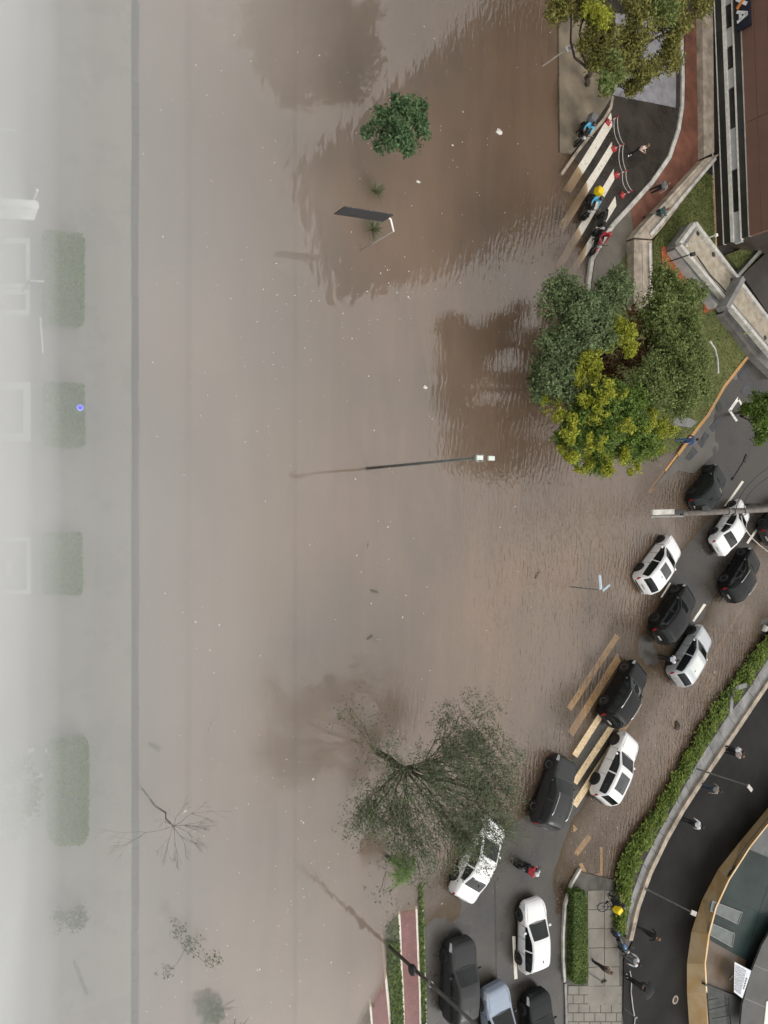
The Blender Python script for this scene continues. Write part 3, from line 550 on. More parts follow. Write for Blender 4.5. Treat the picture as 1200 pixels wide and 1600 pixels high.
def lamp_post(name, base, top, r, m, label, z0=0.1, head=None, hm=None, cat='street lamp', arm=None, glow=None):
    b_ = P(base[0], base[1], z0); zt = top_of(base, top, z0); t = thing(name, b_, label, cat)
    mb = MB(); mb.tube([b_ - Vector((0, 0, .5)), (b_.x, b_.y, zt)], [r * 1.15, r * .8], 8); obj('pole', mb, m, t)
    mb = MB(); mb.lathe([(.001, .06), (r * 2.2, .06), (r * 2.5, 0)], (b_.x, b_.y, b_.z), 'z', 12); obj('base_plate', mb, m, t)
    if head:
        dx, dy, sx_, sy_, sz_, rz = head; mb = MB(); mb.box((b_.x + dx, b_.y + dy, zt), (sx_, sy_, sz_), rz); obj('lamp_head', mb, hm, t, bevel=.02)
        if abs(dx) + abs(dy) > .1:
            mb = MB(); mb.tube([(b_.x, b_.y, zt), (b_.x + dx, b_.y + dy, zt)], r * .7, 6); obj('arm', mb, m, t)
    return t, b_, zt
lamp_post('lamp_post', (1073, 383), (1119, 364), .045, WHITEP, 'thin white lamp post with ball top at the channel corner', ZG, (0, 0, .16, .16, .16, 0), WHITEP)
lamp_post('lamp_post', (1032, 413), (1081, 396), .04, STEEL_D, 'thin black lamp post standing in the orange mulch', .2, (.08, 0, .35, .22, .16, .3), STEEL_D)
lamp_post('lamp_post', (1088, 1201), (1168, 1220), .05, STEEL_G, 'slender grey forecourt lamp beside the people in white and stripes', .1, (.22, -.2, .55, .22, .08, -.75), CONC_L)
lamp_post('lamp_post', (1004, 1386), (1080, 1420), .05, STEEL_G, 'slender grey forecourt lamp near the tan parapet', .1, (.2, -.12, .5, .26, .08, -.5), CONC_L)

# bank: low window strip, navy name board, red-brown panels above
F1, F0 = P(1119, 386).to_2d(), P(1104, 0).to_2d()
fd = (F0 - F1).normalized(); fn_ = Vector((-fd.y, fd.x)); fn_ = fn_ if fn_.x < 0 else -fn_         # outward, towards the street
FL = 34.0
bank = thing('bank_building', (F1.x, F1.y, 0), 'bank with window strip, navy name board and red-brown wall panels', 'building')
def fbox(name, s0, s1, z0, z1, proud, m, parent=None, back=0.25):
    """a slab on the facade from s0 to s1 metres north of its corner"""
    a, b_ = F1 + fd * s0, F1 + fd * s1; q = [(a + fn_ * proud)[:], (b_ + fn_ * proud)[:], (b_ - fn_ * back)[:], (a - fn_ * back)[:]]
    mb = MB(); mb.prism(q, z0, z1); return obj(name, mb, m, parent or bank)
FDARK = mat('dark_grey_green_panel', (.035, .036, .032), .3, .2, .6); FBROWN = mat('dark_brown_panel', (.05, .038, .03), .4, .2, .6)
FRED = mat('red_brown_panel', (.155, .085, .062), .55, .12, .5, col2=(.185, .10, .075)); FWIN = mat('window_dark', (.018, .02, .02), .08, .2, .8); FBLIND = mat('white_blind', (.40, .41, .40), .5, .06, 2.0)
fbox('core', 0.05, FL, -.3, 9.0, -.12, FBROWN, None, 9.0)
fbox('base_panel', 0, FL, -.3, .53, 0, FBROWN); fbox('ledge', 0, FL, -.2, .06, .08, WHITEP); fbox('ledge', 0, FL, .53, .57, .06, WHITEP)
for k in range(5): fbox('lower_panel', k * 6.6 + .01, k * 6.6 + 6.58, .57, 1.08, .0, FDARK)
fbox('sill', 0, FL, 1.08, 1.28, .10, WHITEP)
sY = lambda py: ((800 - py) * 0.0403 - F1.y) / fd.y
for a, b_, kind in ((51, 17, 0), (79, 52, 1), (113, 82, 0), (142, 114, 1), (204, 145, 0), (236, 205, 1), (267, 237, 1), (331, 269, 0), (380, 333, 1), (16, -20, 1), (-21, -60, 0), (-61, -110, 1), (-111, -170, 0), (-171, -330, 1)):
    w = fbox('window', sY(a), sY(b_), 1.28, 1.73, -.03, FBLIND if kind else FWIN)
    fbox('mullion', sY(b_) - .02, sY(b_) + .02, 1.28, 1.73, .01, CONC_L if kind else STEEL_D, w)
fbox('head_rail', 0, FL, 1.73, 1.80, .08, WHITEP)
for k in range(5): fbox('upper_panel', k * 6.6 + .01, k * 6.6 + 6.58, 1.80, 2.26, .0, FDARK)
fbox('trim', 0, FL, 2.26, 2.31, .05, CONC_L)
for r_, (z0, z1) in enumerate(((2.31, 3.1), (3.12, 3.95), (3.97, 4.9), (4.92, 6.5), (6.52, 9.0))):
    for k in range(5): fbox('wall_panel', k * 6.9 + .01 - .0, k * 6.9 + 6.88, z0, z1, .0, FRED)
# name board: white letters, the X half orange
NAVY = mat('navy_board', (.018, .022, .035), .35, .1, 2.0); ORANGE = mat('orange_letter', (.75, .28, .06), .5, .05, 2.0)
sS = lambda py: ((800 - py) * 0.0396 - F1.y) / fd.y
s_end = sS(54)
board = thing('name_board', (F1.x, F1.y, 2.0), 'navy bank name board with white letters and an orange and white X', 'sign')
fbox('board', s_end, s_end + 6.2, 2.12, 2.98, .26, NAVY, board, .02)
LETW = mat('white_letter', (.8, .8, .8), .5, .03, 2.0)
def facade_pt(s, z, proud=.275): q = F1 + fd * s + fn_ * proud; return Vector((q.x, q.y, z))
def letter(ch, s_left, w, z0, z1, m):
    """outline strokes of a slanted capital, read from north to south"""
    st = {'A': [((0, 0), (.42, 1)), ((.42, 1), (.58, 1)), ((.58, 1), (1, 0)), ((.2, .3), (.8, .3))], 'I': [((.5, 0), (.5, 1))], 'C': [((1, .85), (.75, 1)), ((.75, 1), (.25, 1)), ((.25, 1), (0, .75)), ((0, .75), (0, .25)), ((0, .25), (.25, 0)), ((.25, 0), (.75, 0)), ((.75, 0), (1, .15))]}[ch]
    mb = MB()
    for (a, b_) in st:
        pa = facade_pt(s_left - a[0] * w - a[1] * .10, z0 + a[1] * (z1 - z0)); pb = facade_pt(s_left - b_[0] * w - b_[1] * .10, z0 + b_[1] * (z1 - z0))
        d = (pb - pa).normalized(); up = Vector((fn_.x, fn_.y, 0)); sd_ = d.cross(up).normalized() * .085; e = d * .06; o_ = up * .03
        mb.add([pa - e - sd_, pa - e + sd_, pb + e + sd_, pb + e - sd_, pa - e - sd_ + o_, pa - e + sd_ + o_, pb + e + sd_ + o_, pb + e - sd_ + o_], [(0, 1, 2, 3), (7, 6, 5, 4), (0, 4, 5, 1), (1, 5, 6, 2), (2, 6, 7, 3), (3, 7, 4, 0)])
    return obj('letter', mb, m, board)
s = s_end + .46
letter('A', s + .62, .58, 2.27, 2.83, LETW)
for (a, b_, m, pr) in (((s + 1.42, 2.23), (s + .80, 2.87), LETW, .0), ((s + .82, 2.23), (s + 1.30, 2.87), ORANGE, .004)):
    mb = MB(); pa, pb = facade_pt(a[0], a[1], .275 + pr), facade_pt(b_[0], b_[1], .275 + pr); d = (pb - pa).normalized(); up = Vector((fn_.x, fn_.y, 0)); sd_ = d.cross(up).normalized() * .10; o_ = up * .03
    mb.add([pa - sd_, pa + sd_, pb + sd_, pb - sd_, pa - sd_ + o_, pa + sd_ + o_, pb + sd_ + o_, pb - sd_ + o_], [(0, 1, 2, 3), (7, 6, 5, 4), (0, 4, 5, 1), (1, 5, 6, 2), (2, 6, 7, 3), (3, 7, 4, 0)])
    obj('letter', mb, m, board)
letter('I', s + 1.95, .3, 2.27, 2.83, LETW); letter('A', s + 2.85, .58, 2.27, 2.83, LETW); letter('C', s + 3.75, .58, 2.27, 2.83, LETW)
# gutter of gravel along the facade foot
for mb in band([(1114, 274), (1119, 386)], .18, -.2, .17, .17): tag(obj('gravel_strip', mb, mat('gravel_ochre', (.36, .25, .12), .9, .3, 6.0, bump=.8)), 'thin ochre gravel strip at the foot of the facade', None, None, 'structure')
# dark yard beyond the channel
slab('yard', [(1160, 430), (1215, 378), (1215, 512)], .25, -.3, mat('dark_yard', (.03, .022, .016), .6, .2, 1.0), label='dark sunken yard behind the concrete channel', kind='structure')
for mb in band([(1153, 432), (1202, 376)], .22, -.2, .55, .55): tag(obj('boundary_wall', mb, CONC_D), 'short grey wall between small lawn and dark yard', 'wall')

# tall office tower behind the bank: outside the frame, seen mirrored in the water
tA, tB = Vector((52.9, 30.5)), Vector((46.2, 47.8)); tn = Vector((tB - tA).to_tuple()).normalized(); tb = Vector((tn.y, -tn.x)); tb = tb if tb.x > 0 else -tb
tow = thing('office_tower', (tA.x, tA.y, 0), 'tall brown office tower mirrored as a dark slab in the flood', 'building')
TW = mat('tower_brown', (.06, .045, .035), .8, .1, .5); TG = mat('tower_glass', (.02, .018, .016), .4, .1, .5)
mb = MB(); mb.prism([tA[:], tB[:], (tB + tb * 22)[:], (tA + tb * 22)[:]], 0, 69); obj('walls', mb, TW, tow)
for k in range(17):
    mb = MB(); c0, c1 = tA + tn * 1, tB - tn * 1; o_ = -tb * .06; mb.prism([(c0 + o_)[:], (c1 + o_)[:], (c1 + tb * .1)[:], (c0 + tb * .1)[:]], 4 + k * 3.8, 6 + k * 3.8); obj('window_band', mb, TG, tow)

# curved canopy building at the lower right
can = thing('curved_canopy', P(1090, 1450), 'curved canopy with tan parapet and dark glass roof panels', 'canopy')
ZC = 1.2
CO = [(1235, 1222), (1200, 1262), (1160, 1310), (1122, 1358), (1097, 1405), (1080, 1455), (1073, 1505), (1073, 1550), (1077, 1612)]
CI = [(1250, 1228), (1212, 1272), (1172, 1322), (1138, 1375), (1118, 1418), (1107, 1460), (1101, 1505), (1103, 1550), (1106, 1612)]
for i in range(len(CO) - 1):
    mb = MB(); a0, a1 = P(*CO[i], .05), P(*CO[i + 1], .05); b0, b1 = P(*CI[i], ZC + .15), P(*CI[i + 1], ZC + .15); g = (a1 - a0) * .003
    th = Vector((.14, -.05, 0))
    mb.add([a0 + g, a1 - g, b1 - g, b0 + g, a0 + g + th * 6, a1 - g + th * 6, b1 - g + th, b0 + g + th], [(0, 1, 2, 3), (3, 2, 6, 7), (4, 7, 6, 5), (0, 3, 7, 4), (1, 5, 6, 2)]); obj('parapet_segment', mb, TAN, can)
roof = MB(); roof.prism(poly_px(CI + [(1270, 1612), (1270, 1228)], ZC - .03), ZC - .3, ZC - .03); obj('roof_deck', roof, mat('seam_grey', (.085, .09, .088), .5, .1, 2.0), can)
# glass roof panels: rows between radial seams
rows = [((1138, 1362), (1270, 1418)), ((1124, 1398), (1270, 1462)), ((1109, 1432), (1270, 1510)), ((1104, 1466), (1270, 1560)), ((1102, 1500), (1270, 1585)), ((1102, 1536), (1270, 1628))]
rows = [((1165, 1325), (1270, 1368))] + rows
def rowpt(r_, x):
    (x0, y0), (x1, y1) = rows[r_]; return (x, y0 + (y1 - y0) * (x - x0) / (x1 - x0))
LX = [1172, 1141, 1126, 1112, 1106, 1104, 1104]; CX = [1213, 1199, 1186, 1175, 1166, 1161, 1158]
for r_ in range(len(rows) - 1):
    for c_ in range(3):
        top = (LX[r_], CX[r_], CX[r_] + 45, 1272)[c_:c_ + 2]; bot = (LX[r_ + 1], CX[r_ + 1], CX[r_ + 1] + 45, 1272)[c_:c_ + 2]; g = .25
        q = [rowpt(r_, top[0] + g), rowpt(r_, top[1] - g), rowpt(r_ + 1, bot[1] - g), rowpt(r_ + 1, bot[0] + g)]
        q = [(a, b_ + (g if k < 2 else -g)) for k, (a, b_) in enumerate(q)]
        mb = MB(); mb.prism(poly_px(q, ZC), ZC - .1, ZC); obj('roof_panel', mb, BRONZE if (r_ >= 4 and c_ == 0) else GLASSR, can)
for q in ([(1113, 1408), (1160, 1426), (1153, 1444), (1110, 1423)], [(1110, 1442), (1148, 1459), (1144, 1480), (1107, 1459)]):
    mb = MB(); mb.prism(poly_px(q, ZC + .07), ZC - .05, ZC + .07); obj('skylight', mb, mat('dusty_skylight', (.10, .115, .11), .35, .15, 1.5), can)
    mb = MB()
    for k in range(4):
        for b_ in band([q[k], q[(k + 1) % 4]], .05, ZC, ZC + .11, ZC + .1): mb.add(b_.v, b_.f)
    obj('skylight_frame', mb, STEEL_G, can)
# higher curved wing beyond
ZU = 1.9
CU = [(1212, 1440), (1190, 1478), (1172, 1525), (1160, 1570), (1156, 1612)]
mb = MB(); mb.prism(poly_px(CU + [(1275, 1612), (1275, 1440)], ZU), ZU - .12, ZU); obj('upper_roof', mb, mat('grey_brown_roof', (.055, .052, .048), .5, .15, .6), can)
for a, b_ in (((1178, 1508), (1270, 1546)), ((1164, 1560), (1270, 1606))):
    for mb in band([a, b_], .03, ZU - .01, ZU + .006, ZU): obj('roof_seam', mb, STEEL_G, can)
mb = MB(); mb.prism(poly_px([(1198, 1565), (1215, 1560), (1215, 1612), (1193, 1612)], ZU + .05), ZU - .1, ZU + .05); obj('roof_edge_trim', mb, WHITEP, can)
# service opening with ladder
mb = MB(); mb.prism(poly_px([(1103, 1541), (1160, 1560), (1156, 1612), (1106, 1612)], ZC + .03), ZC - .2, ZC + .03); obj('service_pit', mb, mat('pit_grey', (.06, .062, .058), .7, .2, 1.0), can)
for mb in band([(1101, 1538), (1162, 1563)], .10, ZC, ZC + .22, ZC + .2): obj('pit_edge', mb, STEEL_D, can)
lad = thing('roof_ladder', P(1112, 1580, ZC), 'black metal ladder lying in the canopy service pit', 'ladder')
for a, b_ in (((1105, 1552), (1109, 1606)), ((1138, 1560), (1143, 1612))):
    mb = MB(); mb.tube([P(*a, ZC + .2), P(*b_, ZC + .2)], .045, 6); obj('rail', mb, BLACK, lad)
for a, b_ in (((1107, 1563), (1122, 1560)), ((1108, 1578), (1139, 1571)), ((1113, 1592), (1140, 1587)), ((1110, 1605), (1142, 1600))):
    mb = MB(); mb.tube([P(*a, ZC + .2), P(*b_, ZC + .2)], .03, 6); obj('rung', mb, BLACK, lad)
# white notice sheet with rows of small print
zs_ = 1.96
sh = thing('notice_sheet', P(1158, 1532, zs_), 'white printed notice sheet tied over the canopy roof', 'notice')
q = [(1148, 1503), (1174, 1517), (1160, 1560), (1147, 1550)]
mb = MB(); mb.prism(poly_px(q, zs_), zs_ - .02, zs_); obj('sheet', mb, mat('white_sheet', (.62, .64, .68), .6, .06, 3.0), sh)
qa, qb, qc, qd = [P(*p, zs_ + .006) for p in q]
INK = mat('dark_ink', (.05, .055, .075), .7, .1, 5.0)
mb = MB(); random.seed(11)
for i in range(10):
    u0 = .06 + i * .068; y0 = .07
    while y0 < .92:
        L = random.uniform(.03, .10); y1 = min(.94, y0 + L)
        pt = lambda u, v: (qa.lerp(qd, v)).lerp(qb.lerp(qc, v), u)
        mb.add([pt(u0, y0), pt(u0 + .03, y0), pt(u0 + .03, y1), pt(u0, y1)], [(0, 1, 2, 3)]); y0 = y1 + .018
for k in range(5):
    v0 = .30 + k * .085; mb.add([pt(.80, v0), pt(.90, v0), pt(.90, v0 + .06), pt(.80, v0 + .06)], [(0, 1, 2, 3)])
obj('print_lines', mb, INK, sh)
mb = MB(); mb.tube([P(1140, 1531, ZC + .05), P(1145, 1524, ZC + .05)], .03, 6); tag(obj('cable_clip', mb, CONC_L), 'tiny pale clip on the bronze roof panel beside the notice', 'clip')

# ------------------------------------------------------------------ cars
def interp(keys, s):
    xs = [k[0] for k in keys]; ys = [k[1] for k in keys]
    return float(np.interp(s, xs, ys))
SHAPES = {
 'suv':   dict(zt=[(0, .46), (.01, .58), (.025, .66), (.045, .78), (.08, .93), (.12, .972), (.25, 1.0), (.40, .995), (.48, .97), (.525, .94), (.60, .82), (.70, .67), (.77, .648), (.86, .615), (.94, .56), (.975, .49), (1, .36)], rw=(.025, .08), ws=(.53, .695), sg=(.07, .675), L=4.45, W=1.83, H=1.66),
 'hatch': dict(zt=[(0, .44), (.012, .56), (.03, .63), (.06, .75), (.10, .90), (.15, .96), (.28, 1.0), (.40, .995), (.48, .965), (.525, .925), (.61, .80), (.725, .65), (.79, .62), (.89, .57), (.95, .51), (.98, .44), (1, .34)], rw=(.035, .105), ws=(.53, .72), sg=(.09, .70), L=4.05, W=1.74, H=1.50),
 'sedan': dict(zt=[(0, .50), (.012, .62), (.03, .665), (.08, .70), (.155, .725), (.20, .80), (.27, .925), (.33, .975), (.43, 1.0), (.50, .985), (.555, .94), (.64, .81), (.75, .66), (.81, .632), (.88, .59), (.94, .53), (.975, .46), (1, .35)], rw=(.165, .285), ws=(.56, .745), sg=(.20, .725), L=4.6, W=1.80, H=1.47),
}
WKEYS = [(0, .74), (.012, .83), (.035, .915), (.08, .965), (.2, 1), (.72, 1), (.84, .97), (.92, .91), (.965, .82), (.985, .74), (1, .62)]
NA, NB, NC = 6, 6, 7
CARCACHE = {}
def car_parts(kind, sunroof):
    key = (kind, sunroof)
    if key in CARCACHE: return CARCACHE[key]
    S = SHAPES[kind]; L, W, H = S['L'], S['W'], S['H']
    ss = sorted(set(list(np.linspace(0, 1, 53)) + [.006, .012, .025, .975, .985, .995, *S['rw'], *S['ws'], *S['sg'], .30, .50]))
    rings = []
    for s in ss:
        w = interp(WKEYS, s) * W / 2; zt = interp(S['zt'], s) * H; zs = .26 + .10 * max(0, (.04 - s) / .04) + .06 * max(0, (s - .95) / .05)
        belt = (.60 - .03 * s) * H; zb = min(belt, zt - .05); cab = max(0.0, min(1.0, (zt - zb - .05) / (H - belt - .05)))
        wr = w * (.90 - .17 * cab); ze = zt - .025 - .055 * cab; ze = max(ze, zb + .005)
        half = []
        for k in range(NA + 1):
            t = k / NA; half.append((w * (.93 + .07 * math.sin(math.pi * min(1, .12 + t * .72))), zs + (zb - zs) * t))
        y0 = half[-1][0]
        for k in range(1, NB + 1):
            t = k / NB; half.append((y0 + (wr - y0) * (t ** 1.15), zb + (ze - zb) * t))
        for k in range(1, NC + 1):
            q = k / NC; half.append((wr * (1 - q), ze + (zt - ze) * (1 - (1 - q) ** 2.6)))
        rings.append((s * L - L / 2, half))
    nh = NA + NB + NC + 1
    out = {k: MB() for k in ('body', 'windshield', 'rear_window', 'sunroof', 'headlight', 'tail_light', 'tail_light2', 'headlight2', 'side_window', 'side_window2', 'grille')}
    lst = {k: ([], []) for k in out}
    allv = []
    for x, half in rings: allv.append([(x, y, z) for y, z in half])
    for i in range(len(rings) - 1):
        sm = (ss[i] + ss[i + 1]) / 2; zt = interp(S['zt'], sm) * H; zb = (.60 - .03 * sm) * H
        for j in range(nh - 1):
            for side in (1, -1):
                q = [allv[i][j], allv[i + 1][j], allv[i + 1][j + 1], allv[i][j + 1]]
                q = [(a, b * side, c) for a, b, c in q]
                if side < 0: q = q[::-1]
                part = 'body'
                if j >= NA + NB + 1 and S['ws'][0] < sm < S['ws'][1]: part = 'windshield'
                elif j >= NA + NB + 1 and S['rw'][0] < sm < S['rw'][1]: part = 'rear_window'
                elif j >= NA + NB + 2 and sunroof and (.27 if sunroof == 1 else .20) < sm < (.45 if sunroof == 1 else .44): part = 'sunroof'
                elif NA <= j < NA + NB - 1 and S['sg'][0] < sm < S['sg'][1] and zt - zb > .16 and abs(sm - .38) > .008: part = 'side_window' if side > 0 else 'side_window2'
                elif sm > .905 and sm < .985 and NA - 2 <= j < NA: part = 'headlight' if side > 0 else 'headlight2'
                elif sm < .03 and NA - 2 <= j < NA: part = 'tail_light' if side > 0 else 'tail_light2'
                out[part].add(q, [(0, 1, 2, 3)])
    for i, sgn in ((0, 1), (len(rings) - 1, -1)):
        pts = [(allv[i][j][0], allv[i][j][1], allv[i][j][2]) for j in range(nh)] + [(allv[i][j][0], -allv[i][j][1], allv[i][j][2]) for j in range(nh - 2, -1, -1)]
        out['body' if i == 0 else 'grille'].add(pts if sgn > 0 else pts[::-1], [tuple(range(len(pts)))])
    meshes = {}
    for k, mb in out.items():
        if not mb.v: continue
        me = bpy.data.meshes.new(k); bm = bmesh.new()
        for v in mb.v: bm.verts.new(v)
        bm.verts.ensure_lookup_table()
        for f in mb.f:
            try: bm.faces.new([bm.verts[i] for i in f])
            except ValueError: pass
        bmesh.ops.remove_doubles(bm, verts=bm.verts, dist=1e-4)
        for f in bm.faces: f.smooth = True
        bm.to_mesh(me); bm.free(); meshes[k] = me
    # wheels
    wmb = MB(); r, wd = (.345 if kind == 'suv' else .315), .21
    wmb.lathe([(r * .62, -wd / 2), (r * .93, -wd / 2), (r, -wd / 2 + .03), (r, wd / 2 - .03), (r * .93, wd / 2), (r * .62, wd / 2)], (0, 0, 0), 'y', 22)
    meshes['wheel'] = wmb.mesh('wheel', RUBBER, True)
    rmb = MB(); rmb.lathe([(.001, wd * .30), (r * .14, wd * .34), (r * .16, wd * .2)], (0, 0, 0), 'y', 12)
    rmb.lathe([(r * .54, wd * .40), (r * .64, wd * .44), (r * .64, wd * .2)], (0, 0, 0), 'y', 20)
    for k in range(5):
        a = k * 2 * math.pi / 5; d = Vector((math.cos(a), 0, math.sin(a))); e = Vector((-math.sin(a), 0, math.cos(a))) * r * .085; y = Vector((0, wd * .36, 0))
        rmb.add([d * r * .1 - e * 1.3 + y, d * r * .1 + e * 1.3 + y, d * r * .6 + e + y, d * r * .6 - e + y], [(0, 1, 2, 3)])
    for rim in (RIM, RIM_D): meshes['rim' + rim.name] = rmb.mesh('rim', rim)
    amb = MB(); amb.lathe([(.001, 0), (r + .065, 0), (r + .065, -.08)], (0, 0, 0), 'y', 22); meshes['arch'] = amb.mesh('wheel_arch', BLACK)
    ub = MB(); ub.box((0, 0, .30), (L * .9, W * .84, .24)); meshes['under'] = ub.mesh('underbody', BLACK)
    mm = MB(); mm.ball((0, 0, 0), .11, 8, 0, (.7, 1.1, .7)); meshes['mirror'] = mm.mesh('mirror', BLACK, True)
    CARCACHE[key] = (meshes, S, r); return CARCACHE[key]
def car(px, py, dirpx, kind, paintm, label, sunroof=0, sunm=None, rails=False, rim=RIM, plate=True, stretch=1.0, zoff=0.0, handle=False, name='parked_car', trim=None, shift=6):
    zc = .72; px += shift; c = P(px, py, zc); e = P(px + dirpx[0], py + dirpx[1], zc); ang = math.atan2(e.y - c.y, e.x - c.x)
    meshes, S, r = car_parts(kind, sunroof); L, W, H = S['L'], S['W'], S['H']
    z = max(hz(c.x, c.y), -.12) + zoff
    t = thing(name, (c.x, c.y, z), label, 'car', 'cars held up by the flood', ang); t.scale = (.90 * stretch, .90, .92)
    def put(nm, key, m, par=t):
        o = bpy.data.objects.new(nm, meshes[key]); COL.objects.link(o); o.parent = par
        if m is not None:
            me = meshes[key]
            if len(me.materials) == 0: me.materials.append(m)
            o.material_slots[0].link = 'OBJECT'; o.material_slots[0].material = m
        return o
    put('body', 'body', paintm); put('underbody', 'under', None); put('grille', 'grille', paintm)
    put('windshield', 'windshield', CARGL); put('rear_window', 'rear_window', CARGL); put('side_window', 'side_window', CARGL); put('side_window', 'side_window2', CARGL)
    for k in ('headlight', 'headlight2'): put('headlight', k, LAMPW)
    for k in ('tail_light', 'tail_light2'): put('tail_light', k, LAMPR)
    if sunroof: put('sunroof', 'sunroof', sunm or SUNR)
    for sx_ in (-.295, .31):
        for sy_ in (-1, 1):
            a = put('wheel_arch', 'arch', None); a.location = (sx_ * L, sy_ * (W / 2 + .004), r); a.rotation_euler = (0, 0, 0 if sy_ > 0 else math.pi)
            w = put('wheel', 'wheel', None); w.location = (sx_ * L, sy_ * (W / 2 - .075), r); w.rotation_euler = (0, 0, 0 if sy_ > 0 else math.pi)
            o = put('rim', 'rim' + rim.name, None, w)
    for sy_ in (-1, 1):
        m_ = put('mirror', 'mirror', paintm if paintm in (CP_WHITE, CP_SILVER) else BLACK); m_.location = (.13 * L, sy_ * (W / 2 + .09), .66 * H)
    lb = lambda nm, mb, m: obj(nm, mb, m, t, wc=False)
    mb = MB(); mb.box((-L / 2 - .008, 0, .62 * H * .8), (.02, .42, .13)); lb('number_plate', mb, CONC_L)
    mb = MB(); mb.tube([(-L / 2 + .06, -.74 * W / 2, .30 * H), (-L / 2 - .03, -.4 * W / 2, .30 * H), (-L / 2 - .03, .4 * W / 2, .30 * H), (-L / 2 + .06, .74 * W / 2, .30 * H)], .055, 6); lb('bumper', mb, trim or (BLACK if paintm != CP_BLACK else CP_BLACK))
    mb = MB(); mb.tube([(L * S['ws'][1] - L / 2 + .01, -W * .36, interp(S['zt'], S['ws'][1]) * H - .03), (L * S['ws'][1] - L / 2 + .05, 0, interp(S['zt'], S['ws'][1]) * H + .006), (L * S['ws'][1] - L / 2 + .01, W * .36, interp(S['zt'], S['ws'][1]) * H - .03)], .022, 5); lb('wiper_cowl', mb, BLACK)
    for sy_ in (-1, 1):
        for sx_ in (-.13, .08):
            mb = MB(); mb.box((sx_ * L, sy_ * (W / 2 * 1.0 + .004), .54 * H), (.17, .03, .03)); lb('door_handle', mb, CHROME if handle else paintm)
        # dark shut lines of the doors
        mb = MB()
        for sx_ in (-.19, .02, .20): mb.box((sx_ * L, sy_ * (W / 2 * .995), .42 * H), (.014, .022, .34 * H))
        lb('door_gap', mb, BLACK)
        mb = MB(); mb.box((0.0, sy_ * (W / 2 * .985), .20 * H), (.5 * L, .05, .05)); lb('sill_trim', mb, BLACK if paintm != CP_WHITE else STEEL_G)
    if rails:
        for sy_ in (-1, 1):
            mb = MB(); mb.tube([(-.30 * L, sy_ * W * .335, H * .965), (-.26 * L, sy_ * W * .345, H + .01), (-.12 * L, sy_ * W * .35, H + .035), (-.02 * L, sy_ * W * .345, H + .01), (.015 * L, sy_ * W * .33, H * .95)], .022, 6); lb('roof_rail', mb, CHROME)
    mb = MB(); mb.box((-.27 * L, 0, H * .985), (.14, .035, .07)); lb('antenna', mb, BLACK)
    # seam round the bonnet
    mb = MB(); pts = []
    for sy_ in (-1, 1):
        pts = [(L * s_ - L / 2, sy_ * interp(WKEYS, s_) * W / 2 * .80, interp(S['zt'], s_) * H - .016) for s_ in (.76, .84, .90, .945)]; mb.tube(pts, .010, 4)
    lb('bonnet_seam', mb, BLACK)
    return t
RD = (28, -39)
car(1104, 764, RD, 'hatch', CP_GREEN, 'black-green hatchback nearest the wet footpath under the signal arm', 0, rails=False, rim=RIM_D)
car(1139, 823, (28, -43), 'sedan', CP_WHITE, 'white saloon with the signal arm passing over its bonnet', 0, handle=False)
car(1212, 812, RD, 'suv', CP_GREY, 'dark car cut off by the right edge with red tail lamp', 0)
car(1028, 881, (28, -38), 'suv', CP_WHITE, 'white car with dark sunroof closest to the open flood', 1, rim=RIM_D)
car(1154, 898, (26, -40), 'suv', CP_BLACK, 'black car with chrome roof rails behind the white saloon', 0, rails=True)
car(1049, 959, (26, -38), 'suv', CP_BLACK, 'black car with dusty roof between white and silver cars', 0, rim=RIM_D)
car(1076, 1024, (25, -40), 'suv', CP_SILVER, 'silver car with pale framed sunroof and lit tail lamp', 2, SUNW, rim=RIM_D, stretch=1.02)
car(972, 1084, (24, -40), 'suv', CP_BLACK, 'black car with silver roof rails on the cream zebra crossing', 0, rails=True)
car(959, 1200, (20, -42), 'suv', CP_WHITE, 'white car with long dark sunroof beside the leafy verge', 2, SUNR, rim=RIM_D, stretch=1.03)
car(863, 1238, (17, -48), 'suv', CP_GREY, 'dark grey car with chrome rails beside the wispy tree', 0, rails=True, stretch=.96)
car(747, 1344, (20, -42), 'sedan', CP_WHITE, 'white saloon half hidden under the wispy tree', 0)
car(835, 1463, (0.5, -50), 'hatch', CP_WHITE, 'white hatchback alone beside the clipped roadside hedge', 0, stretch=1.02, shift=0)
car(719, 1531, (1.5, -50), 'suv', CP_GREY, 'large dark grey car beside the planted cycle path', 0, stretch=.97, rim=RIM_D, shift=1)
car(778, 1600, (-4, -50), 'suv', CP_BLUE, 'pale blue car at the bottom edge of the picture', 0, rim=RIM, shift=0)
car(841, 1609, (-1.5, -50), 'suv', CP_GREEN, 'black car at the bottom edge next to the footpath', 0, rim=RIM_D, shift=0)

